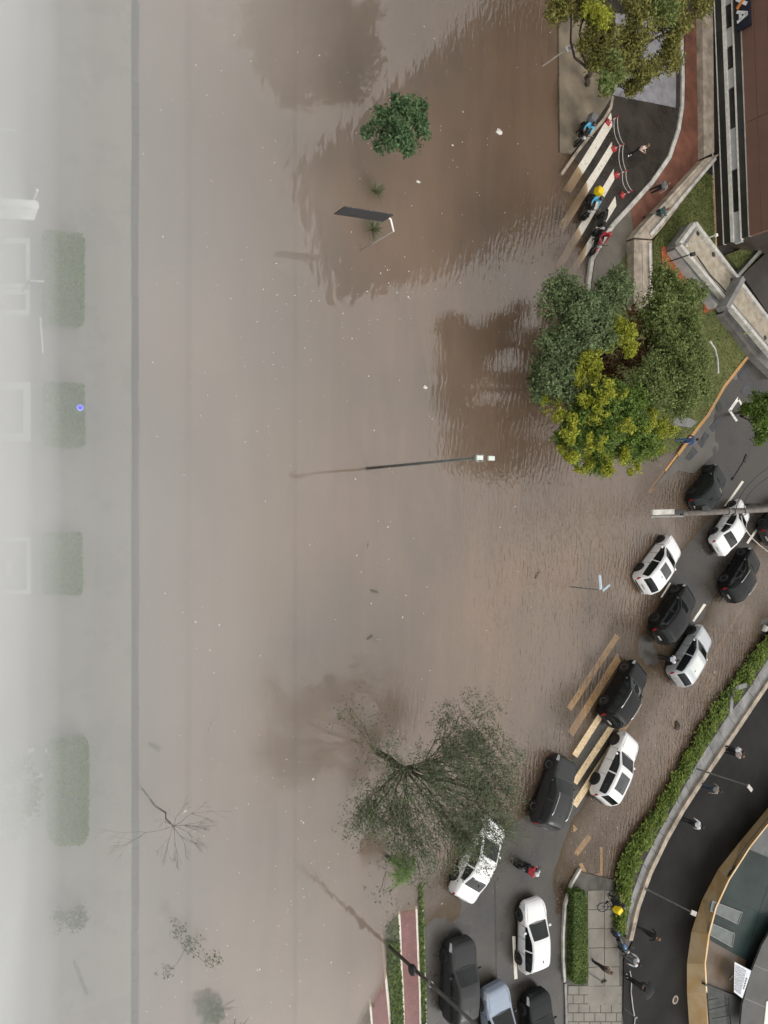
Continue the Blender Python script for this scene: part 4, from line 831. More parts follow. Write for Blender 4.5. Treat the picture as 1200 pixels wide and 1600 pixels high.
# ------------------------------------------------------------------ people
SKIN = mat('skin', (.38, .22, .15), .6, .06, 6.0, coords='obj'); HAIRM = mat('dark_hair', (.018, .013, .010), .7, .2, 12.0, coords='obj'); HAIRL = mat('brown_hair', (.16, .10, .06), .7, .2, 12.0, coords='obj')
def cloth(name, c, var=.12, scale=9.0, col2=None): return mat('cloth_' + name, c, .85, var, scale, coords='obj', col2=col2)
CL = dict(white=cloth('white', (.72, .74, .80), .05), black=cloth('black', (.014, .014, .016)), grey=cloth('grey', (.20, .20, .20)), floral=cloth('floral', (.12, .11, .10), .1, 16.0, (.42, .40, .36)), stripe=cloth('stripe', (.22, .17, .16), .1, 14.0, (.52, .46, .44)),
          pink=cloth('pink', (.55, .33, .28), .1, 8.0, (.75, .68, .62)), denim=cloth('denim', (.035, .055, .085)), blue=cloth('blue', (.07, .13, .30), .2), sky=cloth('sky_blue', (.12, .50, .75), .1), red=cloth('red', (.42, .035, .05), .2), brown=cloth('brown', (.10, .075, .06)), teal=cloth('teal', (.05, .10, .10)), yellow=cloth('yellow', (.80, .62, .02), .06))
def person(name, base, rz, label, top, bottom, shoe='black', hair=HAIRM, pose='stand', z0=None, h=1.46, group=None, helmet=None, sleeves=True, seat=None):
    """base: image point of the feet (or a world point); rz: facing (radians, 0 = +Y)"""
    b_ = P(*base) if len(base) == 2 else Vector(base); z = (hz(b_.x, b_.y) if z0 is None else z0); k = h / 1.70
    t = thing(name, (b_.x, b_.y, z), label, 'person', group, rz)
    J = {}; E = []
    def jn(nm, p, r): J[nm] = (Vector(p) * k, r * k * (1.22 if r > .04 and nm not in ('head', 'crown', 'neck') else 1.05))
    walk = .16 if pose == 'walk' else .02
    sit = pose == 'ride'
    pz = .80 if sit else .93
    lean = .16 if sit else (.03 if pose != 'bend' else .35)
    jn('pelvis', (0, 0, pz), .135); jn('waist', (0, lean * .35, pz + .17), .125); jn('chest', (0, lean * .8, pz + .38), .15); jn('neck', (0, lean, pz + .52), .062); jn('head', (0, lean + .03, pz + .63), .088); jn('crown', (0, lean + .03, pz + .74), .075); jn('nose', (0, lean + .125, pz + .62), .018)
    for s_, nm in ((-1, 'l'), (1, 'r')):
        jn('shoulder' + nm, (s_ * .21, lean * .85, pz + .44), .068)
        if pose == 'ride': el, wr_ = (s_ * .27, lean + .16, pz + .24), (s_ * .28, lean + .38, pz + .20)
        elif pose == 'phone': el, wr_ = (s_ * .25, lean + .06, pz + .20), (s_ * .10, lean + .27, pz + .30)
        elif pose == 'raise': el, wr_ = (s_ * .30, lean + .12, pz + .50), (s_ * .16, lean + .16, pz + .76)
        elif pose == 'hold': el, wr_ = (s_ * .24, lean + .05, pz + .22), (s_ * .06, lean + .22, pz + .36)
        else: el, wr_ = (s_ * .31, lean * .6 - walk * s_ * .5, pz + .19), (s_ * .34, lean * .8 - walk * s_ * .8 + .06, pz - .04)
        jn('elbow' + nm, el, .045); jn('wrist' + nm, wr_, .032)
        d = (Vector(wr_) - Vector(el)).normalized(); sidev = Vector((0, 0, 1)).cross(d); sidev = sidev.normalized() if sidev.length > .1 else Vector((0, 1, 0))
        pc = Vector(wr_) + d * .07; jn('palm' + nm, pc, .032)
        for f, (o_, ln_) in enumerate(((-.03, .075), (-.010, .088), (.012, .082), (.032, .062))):
            kn = pc + sidev * o_ + d * ln_ * .55; tp = pc + sidev * o_ * 1.1 + d * ln_ + Vector((0, 0, -.02))
            jn(f'k{f}' + nm, kn, .0095); jn(f't{f}' + nm, tp, .008); E.append(('palm' + nm, f'k{f}' + nm, 'skin')); E.append((f'k{f}' + nm, f't{f}' + nm, 'skin'))
        jn('th' + nm, Vector(wr_) + d * .035 - sidev * .05 * s_, .011); E.append(('wrist' + nm, 'th' + nm, 'skin'))
        if sit: hp, kn, an, to = (s_ * .11, .02, pz - .03), (s_ * .21, .40, pz - .10), (s_ * .22, .26, .26), (s_ * .23, .42, .22)
        else: hp, kn, an, to = (s_ * .095, 0, pz - .06), (s_ * .11, .04 + walk * s_, .50), (s_ * .12, walk * 1.6 * s_ - .02, .085), (s_ * .135, walk * 1.6 * s_ + .15, .04)
        jn('hip' + nm, hp, .098); jn('knee' + nm, kn, .066); jn('ankle' + nm, an, .046); jn('toe' + nm, to, .04)
        E += [('pelvis', 'hip' + nm, 'bottom'), ('hip' + nm, 'knee' + nm, 'bottom'), ('knee' + nm, 'ankle' + nm, 'bottom'), ('ankle' + nm, 'toe' + nm, 'shoe'), ('chest', 'shoulder' + nm, 'top'), ('shoulder' + nm, 'elbow' + nm, 'top'), ('elbow' + nm, 'wrist' + nm, 'top' if sleeves else 'skin'), ('wrist' + nm, 'palm' + nm, 'skin')]
    E += [('pelvis', 'waist', 'bottom'), ('waist', 'chest', 'top'), ('chest', 'neck', 'top'), ('neck', 'head', 'skin'), ('head', 'crown', 'skin'), ('head', 'nose', 'skin')]
    names = list(J); me = bpy.data.meshes.new('tmp'); me.from_pydata([J[q][0] for q in names], [(names.index(a), names.index(b__)) for a, b__, _ in E], [])
    o = bpy.data.objects.new('tmp', me); COL.objects.link(o)
    md = o.modifiers.new('skin', 'SKIN'); md.use_smooth_shade = True
    for q, sv in zip(names, me.skin_vertices[0].data): sv.radius = (J[q][1], J[q][1]); sv.use_root = (q == 'pelvis')
    sb = o.modifiers.new('sub', 'SUBSURF'); sb.levels = 1; sb.render_levels = 1
    dg = bpy.context.evaluated_depsgraph_get(); m2_ = bpy.data.meshes.new_from_object(o.evaluated_get(dg)); bpy.data.objects.remove(o)
    m2_.name = 'body'; ms_ = {'skin': 0, 'top': 1, 'bottom': 2, 'shoe': 3}; m2_.materials.clear()
    for q in (SKIN, CL[top], CL[bottom], CL[shoe]): m2_.materials.append(q)
    segs = [(J[a][0], J[b__][0], ms_[r_]) for a, b__, r_ in E]
    for p in m2_.polygons:
        c = p.center; best = None
        for a, b__, r_ in segs:
            ab = b__ - a; tt = max(0, min(1, (c - a).dot(ab) / max(ab.length_squared, 1e-9))); d = (c - (a + ab * tt)).length
            if best is None or d < best[0]: best = (d, r_)
        p.material_index = best[1]; p.use_smooth = True
    bo = bpy.data.objects.new('body', m2_); COL.objects.link(bo); bo.parent = t
    hd = J['head'][0].lerp(J['crown'][0], .5)
    mb = MB()
    if helmet: mb.ball((hd.x, hd.y, hd.z + .0), .15 * k, 12, 0, (1, 1.12, 1.0)); obj('helmet', mb, helmet, t, True, False)
    else:
        mb.ball((hd.x, hd.y - .025, hd.z + .035 * k), .108 * k, 12, 0, (1, 1.12, .95)); obj('hair', mb, hair, t, True, False)
        mb = MB()
        for s_ in (-1, 1): mb.ball((hd.x + s_ * .035 * k, hd.y + .085 * k, hd.z - .035 * k), .013 * k, 6)
        obj('eyes', mb, BLACK, t, True, False)
    return t
EAST = -math.pi / 2                    # facing away from the camera, towards +X
person('person', (981, 242), R(200), 'person in pink and white top standing on the closed side street', 'pink', 'black', 'white', HAIRL, 'phone')
person('person', (1014, 300), R(120), 'person in grey standing on the red brick paving', 'grey', 'black', 'black', HAIRL, 'stand')
person('person', (1128, 1166), EAST + .3, 'person in white and black top, upper of the pair by the forecourt lamp', 'white', 'black', 'black', HAIRM, 'hold', .08)
person('person', (1128, 1172), EAST + .1, 'person in striped top and white shoes by the forecourt lamp', 'stripe', 'black', 'white', HAIRL, 'phone', .08)
person('person', (1093, 1225), EAST - .3, 'person in floral top and dark trousers below the forecourt lamp', 'floral', 'denim', 'black', HAIRM, 'walk', .08)
person('person', (1065, 1279), EAST, 'person in plain white shirt standing on the dark forecourt', 'white', 'black', 'black', HAIRM, 'stand', .08)
person('person', (997, 1449), EAST - .2, 'person in black and white top walking near the end of the verge', 'black', 'black', 'black', HAIRL, 'walk', .08)
person('person', (972, 1489), R(60), 'person in white shirt bending beside the blue motorbike', 'white', 'grey', 'black', HAIRM, 'bend', .1)
um = person('person', (975, 1524), EAST, 'person in black holding a black umbrella over the path edge', 'black', 'black', 'white', HAIRM, 'raise', .1)
person('person', (923, 1500), R(-60), 'person in brown jacket on the slabs beside the clipped hedge', 'brown', 'black', 'black', HAIRL, 'hold', .12)
person('person', (1028, 1026), R(-90), 'rider in black and white standing beside the silver car', 'white', 'black', 'black', HAIRM, 'hold')
person('person', (1056, 690), R(-80), 'person in blue overalls under the bright green branches by the kerb', 'blue', 'blue', 'black', HAIRM, 'walk', .1)

# umbrella of the person in black
ub = um.location; ut = thing('umbrella', (ub.x + .1, ub.y, 1.9), 'black umbrella with a pale rim spot held over the dark path edge', 'umbrella')
uc = Vector((ub.x + .12, ub.y - .02, 1.72)); tilt = Matrix.Rotation(R(18), 3, 'Y')
mb = MB(); vs = [uc + tilt @ Vector((0, 0, .22))]; n8 = 8
for ring, (r_, z_) in enumerate(((.2, .17), (.38, .07), (.52, -.06))):
    for k in range(n8 * 2):
        rr_ = r_ * (1.0 if k % 2 == 0 else .94); a = k * math.pi / n8; vs.append(uc + tilt @ Vector((rr_ * math.cos(a), rr_ * math.sin(a), z_ + (0 if k % 2 == 0 else .012))))
fs = [(0, 1 + k, 1 + (k + 1) % 16) for k in range(16)] + [(1 + r_ * 16 + k, 1 + (r_ + 1) * 16 + k, 1 + (r_ + 1) * 16 + (k + 1) % 16, 1 + r_ * 16 + (k + 1) % 16) for r_ in range(2) for k in range(16)]
mb.add(vs, fs); obj('canopy', mb, CL['black'], ut)
mb = MB(); mb.tube([uc + tilt @ Vector((0, 0, .28)), uc + tilt @ Vector((0, 0, -.55))], .012, 6); obj('shaft', mb, STEEL_G, ut)
for k in range(8):
    a = k * math.pi / 4; mb = MB(); mb.tube([uc + tilt @ Vector((.05 * math.cos(a), .05 * math.sin(a), .19)), uc + tilt @ Vector((.52 * math.cos(a), .52 * math.sin(a), -.07))], .006, 4); obj('rib', mb, STEEL_G, ut)

# ------------------------------------------------------------------ motorbikes and bicycles
def motorbike(base, dirpx, label, col, box=None, name='motorbike', group='motorbikes caught at the flood'):
    c = P(*base); e = P(base[0] + dirpx[0], base[1] + dirpx[1]); ang = math.atan2(e.y - c.y, e.x - c.x); z = hz(c.x, c.y)
    if len(base) == 2 and base[1] > 1380: z = .12
    t = thing(name, (c.x, c.y, z), label, 'motorbike', group, ang); t.scale = (.88, .88, .88)
    for x in (-.62, .66):
        mb = MB(); mb.lathe([(.20, -.05), (.27, -.055), (.30, -.03), (.30, .03), (.27, .055), (.20, .05)], (x, 0, .30), 'y', 18); w = obj('wheel', mb, RUBBER, t, True, False)
        mb = MB(); mb.lathe([(.001, .02), (.06, .03), (.20, .012), (.20, -.012), (.06, -.03), (.001, -.02)], (x, 0, .30), 'y', 12); obj('rim', mb, RIM_D, w, False, False)
    mb = MB(); mb.box((-.02, 0, .42), (.52, .24, .30)); mb.tube([(-.1, .14, .32), (-.75, .16, .38)], .05, 6); obj('engine', mb, STEEL_D, t, False, False, .03)
    mb = MB(); mb.ball((.18, 0, .76), .22, 10, 0, (1.35, .72, .62)); obj('fuel_tank', mb, col, t, True, False)
    mb = MB(); mb.ball((-.40, 0, .74), .24, 10, 0, (1.75, .62, .35)); obj('seat', mb, BLACK, t, True, False)
    mb = MB(); mb.tube([(-.80, 0, .72), (-.95, 0, .66), (-1.02, 0, .55)], [.10, .08, .05], 6); obj('tail_fender', mb, col, t, True, False)
    mb = MB(); mb.tube([(.42, .07, .88), (.66, .08, .30)], .03, 6); mb.tube([(.42, -.07, .88), (.66, -.08, .30)], .03, 6); obj('fork', mb, STEEL_G, t, False, False)
    mb = MB(); mb.tube([(.28, -.38, 1.0), (.40, -.15, .97), (.40, .15, .97), (.28, .38, 1.0)], .02, 6); obj('handlebar', mb, BLACK, t, False, False)
    mb = MB(); mb.ball((.56, 0, .86), .11, 8, 0, (.8, 1, 1)); obj('headlight', mb, LAMPW, t, True, False)
    mb = MB(); mb.box((.68, 0, .62), (.34, .13, .03)); obj('front_fender', mb, col, t, False, False, .02)
    for s_ in (-1, 1):
        mb = MB(); mb.tube([(.36, s_ * .28, .98), (.34, s_ * .32, 1.12)], .01, 5); mb.ball((.34, s_ * .33, 1.15), .06, 6, 0, (.4, 1.2, .8)); obj('mirror', mb, STEEL_G, t, False, False)
    if box:
        mb = MB(); mb.box((-.82, 0, 1.06), (.44, .46, .44)); obj('delivery_box', mb, box, t, False, False, .04)
        mb = MB(); mb.box((-.82, 0, 1.29), (.30, .30, .03)); obj('box_lid', mb, STEEL_G if box is BLACK else box, t, False, False, .01)
    return t, c, ang, z
def rider(m, top, label, helmet, bottom='black'):
    t, c, ang, z = m; d = Vector((math.cos(ang), math.sin(ang), 0)); p = c - d * .32
    return person('person', (p.x, p.y, 0), ang - math.pi / 2, label, top, bottom, 'black', pose='ride', z0=z, helmet=helmet)
HB = mat('helmet_black', (.02, .02, .02), .25, .05, 3.0, coords='obj', coat=.5); HW = mat('helmet_white', (.6, .6, .6), .3, .05, 3.0, coords='obj', coat=.5); HR = mat('helmet_red', (.4, .03, .04), .3, .05, 3.0, coords='obj', coat=.5)
CPB = paint('bike_paint_black', (.015, .015, .018)); CPR = paint('bike_paint_red', (.35, .02, .03)); CPU = paint('bike_paint_blue', (.02, .09, .20)); GBOX = mat('grey_box', (.16, .16, .17), .5, .1, 3.0, coords='obj'); YBOX = mat('yellow_box', (.80, .58, .01), .6, .06, 3.0, coords='obj')
m = motorbike((900, 213), (-9, 30), 'black motorbike with grey delivery box on the beige pad', CPB, GBOX); rider(m, 'sky', 'rider in sky blue jacket on the motorbike with grey box', HB)
m = motorbike((912, 326), (-6, 26), 'black motorbike with bright yellow delivery box on the zebra crossing', CPB, YBOX); rider(m, 'sky', 'rider in sky blue jacket below the yellow delivery box', HB)
motorbike((930, 352), (-6, 18), 'black motorbike without rider standing on the zebra stripes', CPB)
m = motorbike((925, 380), (-5, 20), 'red motorbike at the lower end of the pale kerb', CPR); rider(m, 'red', 'rider in red jacket beside the pale curved kerb', HR)
m = motorbike((815, 1351), (22, 3), 'dark motorbike passing under the wispy tree edge', CPB); rider(m, 'red', 'rider in red jacket between the white saloon and grey car', HW)
motorbike((958, 1466), (10, 22), 'blue motorbike parked on the slabs at the verge end', CPU)
def bicycle(base, dirpx, label, m, z=None, turn=0.0):
    c = P(*base); e = P(base[0] + dirpx[0], base[1] + dirpx[1]); ang = math.atan2(e.y - c.y, e.x - c.x); z = hz(c.x, c.y) if z is None else z
    t = thing('bicycle', (c.x, c.y, z), label, 'bicycle', None, ang); t.scale = (.92, .92, .92)
    for x in (-.52, .52):
        mb = MB(); pts = [(x + .33 * math.cos(a), 0, .34 + .33 * math.sin(a)) for a in np.linspace(0, 2 * math.pi, 25)]; mb.tube(pts, .024, 6, cap=False); w = obj('wheel', mb, RUBBER, t, True, False)
        mb = MB()
        for k in range(12): a = k * math.pi / 6; mb.tube([(x, 0, .34), (x + .32 * math.cos(a), 0, .34 + .32 * math.sin(a))], .004, 3)
        mb.ball((x, 0, .34), .035, 6); obj('spokes', mb, STEEL_G, w, False, False)
    mb = MB(); A, B_, C_, D_, E_ = (-.52, 0, .34), (-.06, 0, .30), (-.18, 0, .80), (.36, 0, .84), (.52, 0, .34)
    for a, b_ in ((A, B_), (B_, C_), (C_, D_), (B_, D_), (A, C_), (D_, E_)): mb.tube([a, b_], .022, 6)
    obj('frame', mb, m, t, False, False)
    mb = MB(); mb.tube([D_, (.34, 0, 1.0)], .02, 6); mb.tube([(.30, -.28, 1.02), (.36, -.08, 1.0), (.36, .08, 1.0), (.30, .28, 1.02)], .016, 6); obj('handlebar', mb, BLACK, t, False, False)
    mb = MB(); mb.ball((-.22, 0, .88), .10, 8, 0, (1.4, .8, .35)); obj('saddle', mb, BLACK, t, True, False)
    mb = MB(); mb.lathe([(.03, -.05), (.09, -.04), (.09, -.03)], (-.06, 0, .30), 'y', 14); mb.tube([(-.06, -.09, .30), (-.06, -.11, .14)], .012, 5); mb.tube([(-.06, .09, .30), (-.06, .11, .46)], .012, 5); obj('crank', mb, STEEL_D, t, False, False)
    return t, c, ang, z
bk = bicycle((941, 1403), (15, -17), 'black bicycle with thin wheels carrying the yellow bag rider', CPB, .12)
person('person', (bk[1].x + .02, bk[1].y, 0), bk[2] - math.pi / 2, 'cyclist in black with a yellow bag beside the verge', 'black', 'black', 'black', pose='ride', z0=.16, helmet=HB)
pb = bk[1] - Vector((math.cos(bk[2]), math.sin(bk[2]), 0)) * .12; mb = MB(); mb.box((pb.x + .06, pb.y - .10, 1.16), (.38, .28, .42), bk[2]); bag = thing('delivery_bag', (pb.x, pb.y, 1.1), 'square yellow delivery bag on the cyclist in black', 'bag'); obj('bag_body', mb, YBOX, bag, bevel=.04)
mb = MB(); mb.box((pb.x + .06, pb.y - .10, 1.38), (.34, .24, .02), bk[2]); obj('flap', mb, YBOX, bag)
bk2 = bicycle((1012, 340), (22, -2), 'teal bicycle leaning near the slanting concrete wall', paint('bike_teal', (.05, .20, .20)), .12)
person('person', (bk2[1].x - .1, bk2[1].y, 0), bk2[2] - math.pi / 2, 'cyclist in grey and teal on the bicycle by the slanting wall', 'teal', 'black', 'black', pose='ride', z0=.16, hair=HAIRL)

# red and white posts with plastic chains
posts = []
CHW = mat('post_white', (.7, .66, .62), .5, .05, 3.0, coords='obj'); CHR = mat('post_red', (.42, .03, .035), .5, .1, 3.0, coords='obj')
for (px, py), which in zip(((950, 191), (959, 233), (963, 274), (972, 305)), ('top post of the four, beside the first zebra stripe', 'second post from the top, above the second zebra stripe', 'third from the top, by the third stripe', 'lowest post of the four, closest to the pale curved kerb')):
    c = P(px, py, .07); z = hz(c.x, c.y) + .02; t = thing('barrier_post', (c.x, c.y, z), 'red and white barrier post, ' + which, 'barrier', 'chained barrier posts across the side street', random.uniform(-.4, .4)); t.scale = (.78, .78, .78)
    mb = MB(); mb.lathe([(.001, .17), (.16, .16), (.27, .10), (.30, 0)], (0, 0, 0), 'z', 4); obj('base', mb, CHR, t, False, False)
    for k in range(4):
        mb = MB(); mb.lathe([(.05, .16 + k * .2), (.046, .36 + k * .2)], (0, 0, 0), 'z', 10); obj('band', mb, CHW if k % 2 == 0 else CHR, t, True, False)
    mb = MB(); mb.ball((0, 0, .98), .055, 8); obj('cap', mb, CHR, t, True, False)
    posts.append(Vector((c.x, c.y, z)))
ccount = 0
for a, b_, wh in zip(posts[:-1], posts[1:], ('upper', 'middle', 'lower')):
    for hgt, sag, hn in ((.72, .14, 'high'), (.48, .18, 'low')):
        mb = MB(); mb.tube([a.lerp(b_, i / 10) + Vector((0, 0, hgt - sag * 4 * (i / 10) * (1 - i / 10))) for i in range(11)], .016, 5)
        tag(obj('barrier_chain', mb, CHW), f'{hn} pale plastic chain in the {wh} gap between barrier posts', 'chain', 'chains between the barrier posts')

# ------------------------------------------------------------------ trees and plants
def limb(mb, a, b_, r0, r1, sag=0.0, n=4, wob=.08):
    a, b_ = Vector(a), Vector(b_); L = (b_ - a).length; pts = []
    for i in range(n + 1):
        t = i / n; p = a.lerp(b_, t) + Vector((0, 0, sag * math.sin(math.pi * t)))
        if 0 < i < n: p += Vector((random.uniform(-1, 1), random.uniform(-1, 1), random.uniform(-1, 1))) * L * wob
        pts.append(p)
    mb.tube(pts, [r0 + (r1 - r0) * i / n for i in range(n + 1)], 6); return pts
def leafy(mb, c, r, n, size, flat=.8):
    for _ in range(n):
        d = Vector((random.gauss(0, 1), random.gauss(0, 1), random.gauss(0, 1) + .25)).normalized()
        rad = r * (random.random() ** .42) * (1 + .28 * math.sin(d.x * 5 + c.x * 3) * math.cos(d.y * 5 + c.y * 2) + .12 * random.gauss(0, 1))
        p = Vector((c.x + d.x * rad, c.y + d.y * rad, c.z + d.z * rad * flat))
        if math.sin(p.x * 4.3 + p.z * 1.7) * math.sin(p.y * 3.9 + 1.1) + .5 * math.sin(p.x * 9.1 + p.y * 7.7 + p.z * 5.0) < -.38 and random.random() < .82: continue      # gaps between sprays
        nn = (d * .6 + Vector((0, 0, .5)) + Vector((random.gauss(0, .75), random.gauss(0, .75), random.gauss(0, .75)))).normalized()
        a = nn.cross(Vector((random.gauss(0, 1), random.gauss(0, 1), random.gauss(0, 1)))).normalized(); b_ = nn.cross(a); s = size * random.uniform(.6, 1.35)
        mb.add([p - a * s, p + b_ * s * .5, p + a * s - nn * s * .2, p - b_ * s * .5], [(0, 1, 2, 3)])
def tree(name, base, clumps, m, label, dens=1900, size=.078, extra=None, bark=BARK, z0=.1, r0=.16, cat='tree', fork=.45, sub=8, jit=.68, group=None):
    b_ = P(base[0], base[1], z0) if len(base) == 2 else Vector(base)
    t = thing(name, b_, label, cat, group)
    zk = .84 if group == 'trees crowded on the shaded lawn' else 1.0
    cs = [(P(a, b__, z * zk), r) if not isinstance(a, Vector) else (a, r) for a, b__, z, r in clumps]
    cen = sum((c for c, _ in cs), Vector()) / len(cs); fk = b_.lerp(Vector((cen.x, cen.y, cen.z * fork)), .8); fk.z = max(b_.z + .5, cen.z * fork)
    mb = MB(); limb(mb, b_ - Vector((0, 0, .5)), fk, r0, r0 * .7, 0, 4, .03); obj('trunk', mb, bark, t, True)
    for c, r in cs:
        mb = MB(); pts = limb(mb, fk, c, r0 * .5, r0 * .14, .2)
        for _ in range(4): q = Vector((random.gauss(0, 1), random.gauss(0, 1), random.gauss(.3, .6))).normalized(); limb(mb, pts[-2], c + q * r * .8, r0 * .18, r0 * .05, .05, 3)
        obj('branch', mb, bark, t, True)
    mb = MB(); mb2 = MB()
    for c, r in cs:
        for k in range(sub):
            d = Vector((random.gauss(0, 1), random.gauss(0, 1), random.gauss(0, .8))).normalized(); cc = c + d * r * jit * random.uniform(.6, 1.1); rr_ = r * random.uniform(.46, .72)
            leafy(mb, cc, rr_, int(dens * rr_ * rr_), size)
    obj('foliage', mb, m, t)['kind'] = 'stuff'
    if extra:
        for (a, b__, z, r), em in extra:
            c = P(a, b__, z * zk + .25)
            for k in range(5):
                d = Vector((random.gauss(0, 1), random.gauss(0, 1), random.gauss(.2, .6))).normalized(); cc = c + d * r * .8
                mbx = MB() if k == 0 else mbx
                leafy(mbx, cc, r * .55, int(dens * .95 * r * r * .3), size)
            obj('young_leaves', mbx, em, t)['kind'] = 'stuff'
    return t
random.seed(21)
G1 = 'trees crowded on the shaded lawn'
tree('broadleaf_tree', (880, 590), [(880, 480, 5, 1.25), (905, 520, 5.5, 1.4), (945, 470, 5, 1.2), (962, 445, 4.5, .8), (905, 475, 5.2, 1.0), (940, 515, 5.8, 1.0)], LF_DARK, 'dark grey-green tree at the upper left of the tree clump', 1850, .078, group=G1)
tree('broadleaf_tree', (845, 610), [(850, 570, 4.5, 1.15), (872, 598, 4.8, 1.1), (860, 545, 4.6, .9), (850, 610, 4.2, .8)], LF_DARK, 'rounded dusty green tree leaning over the flood', 1850, .078, group=G1, extra=[((858, 630, 4.3, .45), LF_YEL)])
tree('broadleaf_tree', (1020, 580), [(1045, 455, 5, 1.25), (1078, 452, 4.5, .9), (1068, 495, 5.5, 1.25), (1030, 495, 5.5, 1.2), (1075, 548, 5.5, 1.3), (1042, 565, 6, 1.5), (1082, 602, 5, 1.1), (1055, 618, 5.2, 1.3), (1015, 600, 6, 1.2)], LF_OLIVE, 'wide olive tree filling the right half of the clump', 1850, .078, group=G1)
tree('broadleaf_tree', (945, 690), [(893, 690, 4.8, 1.0), (940, 672, 5.3, 1.2), (985, 640, 5.8, 1.2), (988, 688, 5, 1.2), (930, 712, 4.3, .9), (1010, 690, 4.4, .9), (950, 632, 5.8, 1.1), (905, 655, 5, .9)], LF_MID, 'bright green tree at the bottom of the clump with yellow tips', 1850, .078, group=G1,
     extra=[((880, 662, 5.2, .6), LF_YEL), ((918, 640, 5.8, .65), LF_YEL), ((1030, 668, 4.8, .75), LF_YEL), ((995, 706, 4.6, .7), LF_YEL), ((945, 722, 4.6, .6), LF_YEL), ((910, 722, 4.3, .5), LF_YEL), ((1020, 690, 4.9, .6), LF_YEL), ((965, 712, 5.0, .55), LF_YEL), ((940, 610, 6.2, .6), LF_YEL), ((965, 625, 6.2, .5), LF_YEL), ((940, 650, 6.2, .4), LF_YEL), ((890, 700, 5.2, .6), LF_YEL), ((985, 725, 4.4, .55), LF_YEL), ((1010, 655, 5.8, .55), LF_YEL), ((930, 690, 5.9, .5), LF_YEL), ((975, 665, 6.3, .5), LF_YEL)])
tree('broadleaf_tree', (945, 580), [(975, 520, 6.3, .65), (985, 545, 5.8, .45), (922, 575, 6, .65), (905, 588, 5.6, .5), (925, 550, 6, .4), (948, 540, 5.6, .35)], LF_YEL, 'young yellow-green tree glowing in the middle of the clump', 1700, .078, group=G1)
tree('broadleaf_tree', (965, 590), [(990, 560, 4.3, 1.1), (958, 585, 4, .9), (1005, 530, 4.5, .9), (900, 625, 4.2, .7), (950, 560, 4.2, .8), (985, 500, 4.6, .7)], LF_BROWN, 'brown-leaved tree in the gap of the clump', 330, .10, group=G1)  # dark brown leaf clumps set in the interior of the clump
tree('broadleaf_tree', (925, 130), [(868, 10, 5, 0.76), (905, 5, 5.6, 0.84), (940, 42, 6, 0.92), (930, 80, 5.8, 0.92), (962, 95, 6, 1.01), (1000, 75, 6.4, 1.01), (1042, 45, 6.4, 1.01), (1045, 85, 6, 0.76), (1008, 108, 5.8, 0.84), (985, 135, 5, 0.59), (955, 128, 5.2, 0.67), (1080, 15, 6, 0.84), (1000, 10, 7, 0.92), (1040, 0, 7, 1.01)], LF_OLY, 'large olive street tree over the pale paving patch', 1250, .080, extra=[((1030, 25, 7, .8), LF_OLIVE), ((935, 20, 6.5, .7), LF_YEL), ((950, 110, 6.5, .8), LF_OLIVE)])
tree('small_tree', (1165, 640), [(1190, 618, 3.4, .8), (1186, 652, 3.6, .95), (1195, 685, 3.0, .75), (1166, 640, 2.6, .4), (1208, 650, 3.8, .9)], LF_MID, 'bright green tree cut off by the right edge', 1000, .10, r0=.09)
tree('round_tree', (592, 222), [(598, 188, 2.6, .62), (640, 178, 3.0, .68), (622, 212, 3.1, .70), (658, 198, 3.0, .60), (600, 222, 2.4, .5), (640, 226, 2.7, .55), (618, 165, 2.8, .5), (575, 205, 2.2, .35), (655, 170, 2.8, .45)], LF_BLUE, 'single round green tree standing in the open flood', 1300, .08, r0=.07)
# bare twig floating off the round tree
v = [Vector((19.4, 26.3, 8)) + Vector((dx, dy, dz)) for dx, dy, dz in ((0, 0, 1), (2.2, .6, 0), (-2.4, .8, 0), (.5, 2.4, .4), (-.6, -2.2, -.2), (1.6, -1.6, .3), (-1.8, -1.2, .5), (2.6, 2.0, -.4), (-2.2, 2.5, .2))]
tree('street_tree', (19.4, 26.8, -.1), [(p, 0, 0, 1.7) for p in v], LF_OLY, 'street tree above the top edge mirrored as a dark patch', 330, .17, r0=.25)

# tall wispy tree with fine radiating branches
random.seed(5)
wt = P(584, 1173, -.3); T = thing('wispy_tree', wt, 'wispy tree with fine radiating branches over the white saloon', 'tree')
fk = Vector((wt.x + .05, wt.y - .1, 2.3)); mb = MB(); limb(mb, wt - Vector((0, 0, .3)), fk, .17, .13, 0, 4, .02); obj('trunk', mb, BARK, T, True)
tips = []
def grow(mb, p, d, L, r, lev):
    q = p + d * L
    pts = limb(mb, p, q, r, r * .55, L * .04, 3, .05)
    if lev == 0: tips.append((q, d)); return
    if lev <= 1: tips.append((pts[2], d))
    k = 3 if lev > 1 else 4
    for i in range(k):
        nd = (d + Vector((random.gauss(0, .34), random.gauss(0, .34), random.gauss(.10, .22)))).normalized(); grow(mb, pts[random.choice((2, 3, 3, 3))], nd, L * random.uniform(.60, .86), r * .56, lev - 1)
for i in range(26):
    a = 2 * math.pi * i / 26 + random.uniform(-.2, .2); el = random.uniform(.38, 1.25); mb = MB(); grow(mb, fk + Vector((0, 0, random.uniform(-.2, .3))), (Vector((1.3 * math.cos(a) * math.cos(el), .80 * math.sin(a) * math.cos(el), math.sin(el))) + Vector((.16, -.10, 0))).normalized(), random.uniform(1.4, 2.2), .040, 3); obj('branch', mb, BARK, T, True)
mb = MB()
for q, d in tips:
    for _ in range(9): leafy(mb, q + Vector((random.gauss(0, .30), random.gauss(0, .28), random.gauss(0, .22))), .18, 5, .045)
obj('foliage', mb, LF_FINE, T)['kind'] = 'stuff'

